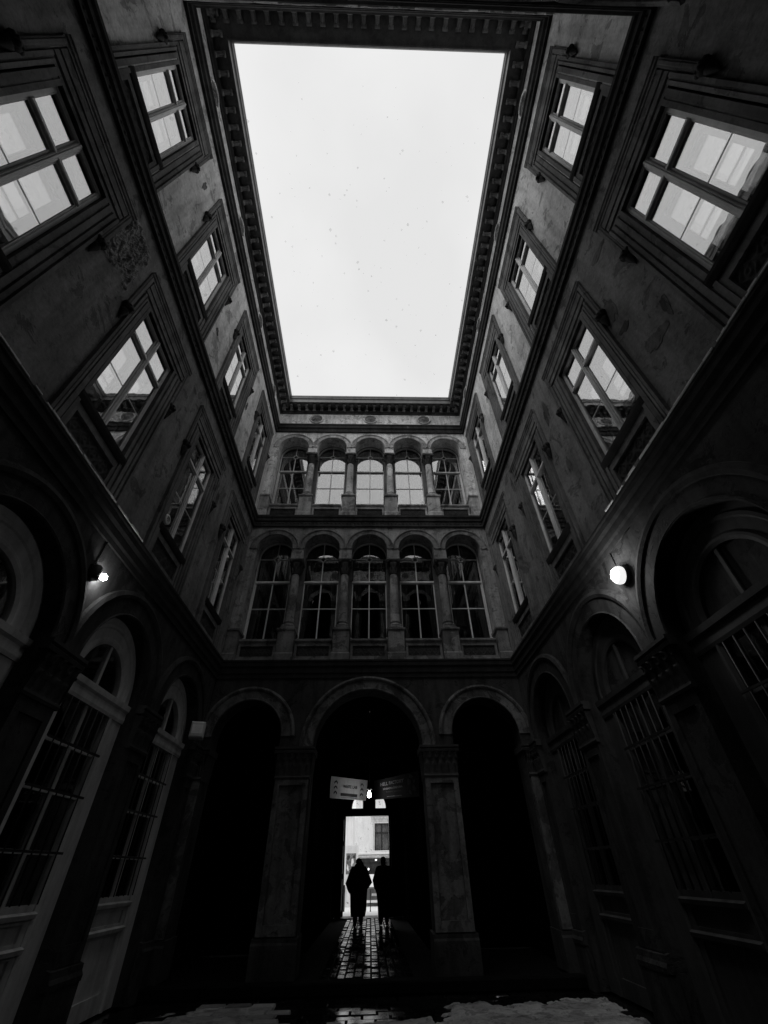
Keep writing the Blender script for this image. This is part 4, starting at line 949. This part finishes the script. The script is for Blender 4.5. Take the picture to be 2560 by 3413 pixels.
b = MB(); b.mould(-8.635, 8.635, [(0, 2.14), (.12, 2.16), (.30, 2.24), (.34, 2.32), (0, 2.36)]); b.build('ledge', 'street_trim', oh)
b = MB(); b.bbox(-8.65, 8.635, -.36, -.0, 2.362, 2.52, .04); b.bbox(-7.45, 0, -.3, 0, 2.52, 2.62, .04); b.build('ledge_snow', 'snow', oh)
b = MB(); b.holes(-8.635, 8.635, 0, 2.15, [(-8.2 + 2.1 * i, -6.5 + 2.1 * i, .45, 1.9) for i in range(8)], -.02, .1); b.box(-8.6, 8.6, .1, .12, 0, 2.15); b.build('shopfront', 'shop', oh)
for i in range(8):
    f = MB(); x = -8.2 + 2.1 * i; f.box(x + .8, x + .9, -.03, .05, .45, 1.9); f.box(x, x + 1.7, -.03, .05, 1.35, 1.42); f.build('shop_window', 'iron', oh)
b = MB(); b.box(-6.96, -6.82, -.06, -.03, 1.98, 2.07); b.build('shop_sign_light', 'shop_light', oh)
b = MB(); b.ball((-7.5, -.08, 1.46), .055, .04, .075, 10, 8); b.build('shop_lamp', 'shop_light', oh)
ph = street_house('street_house', 'plain white house further off, left of the stone house', -16, -1.9, 58., PZ, 5.1, 'pale_wall', [(-8.6, -7.4, .5, 2.4)], False)
b = MB(); b.box(-7.05, 7.05, -.3, .3, 6.4, 6.6); b.build('eaves', 'shop', ph)
car = thing('parked_car', 'snow covered car parked across the street, seen end on', 'car', (.35, 33.5, PZ - .25))
def car_body(mb, pr, hw):
    n = len(pr); V = [(-hw * s_, y, z) for y, z, s_ in pr] + [(hw * s_, y, z) for y, z, s_ in pr]
    mb.add(V, [tuple(range(n)), tuple(range(n, 2 * n))[::-1]] + [(i, n + i, n + (i + 1) % n, (i + 1) % n) for i in range(n)])
b = MB(); car_body(b, [(0, .28, .95), (-.04, .5, 1), (0, .78, .97), (.12, .84, .95), (.6, .9, .93), (1.1, 1.28, .75), (2.3, 1.32, .74), (3.1, .9, .93), (4.0, .8, .92), (4.1, .5, 1), (4.05, .28, .95)], .85); b.build('body', 'car', car)
b = MB(); car_body(b, [(.1, .845, .95), (.6, .905, .93), (1.08, 1.285, .75), (2.3, 1.325, .74), (3.1, .905, .93), (3.0, 1.02, .9), (2.3, 1.42, .7), (1.1, 1.39, .7), (.6, 1.0, .9), (.14, .92, .9)], .85); b.build('snow_cover', 'snow', car)
for sx in (-1, 1):
    for yy in (.75, 3.3):
        wv = MB(); wv.tube((sx * .70, yy, .3), (sx * .86, yy, .3), .3, 18); wh = wv.build('wheel', 'iron', car)
        wv = MB(); wv.tube((sx * .855, yy, .3), (sx * .87, yy, .3), .17, 14); wv.build('rim', 'low_wood', wh)
    MB().bbox(sx * .66 - .1, sx * .66 + .1, -.05, .02, .62, .74, .01).build('tail_light', 'print_mid', car)
MB().box(-.26, .26, -.052, -.03, .46, .57).build('number_plate', 'print_light', car)

# ------------------------------------------------------------------ falling snow
fl = MB(); rnd = random.Random(21)
for i in range(360):
    x, y, z = rnd.uniform(-3, 3), rnd.uniform(.6, 9.6), rnd.uniform(2.5, 17)
    if z < 6 and abs(x) > 2: continue
    s_ = (.004 + .016 * rnd.random() ** 3) * (1 + z / 12); e = rnd.uniform(1.2, 2.4); a = rnd.uniform(-.5, .5)
    P = [(0, 0, e * s_), (s_, 0, 0), (0, s_, 0), (-s_, 0, 0), (0, -s_, 0), (0, 0, -e * s_)]
    P = [(x + p[0] * cos(a) + p[2] * sin(a), y + p[1], z - p[0] * sin(a) + p[2] * cos(a)) for p in P]
    fl.add(P, [(0, 1, 2), (0, 2, 3), (0, 3, 4), (0, 4, 1), (5, 2, 1), (5, 3, 2), (5, 4, 3), (5, 1, 4)], True)
kind(fl.build('falling_snow', 'snowflake'), 'stuff')
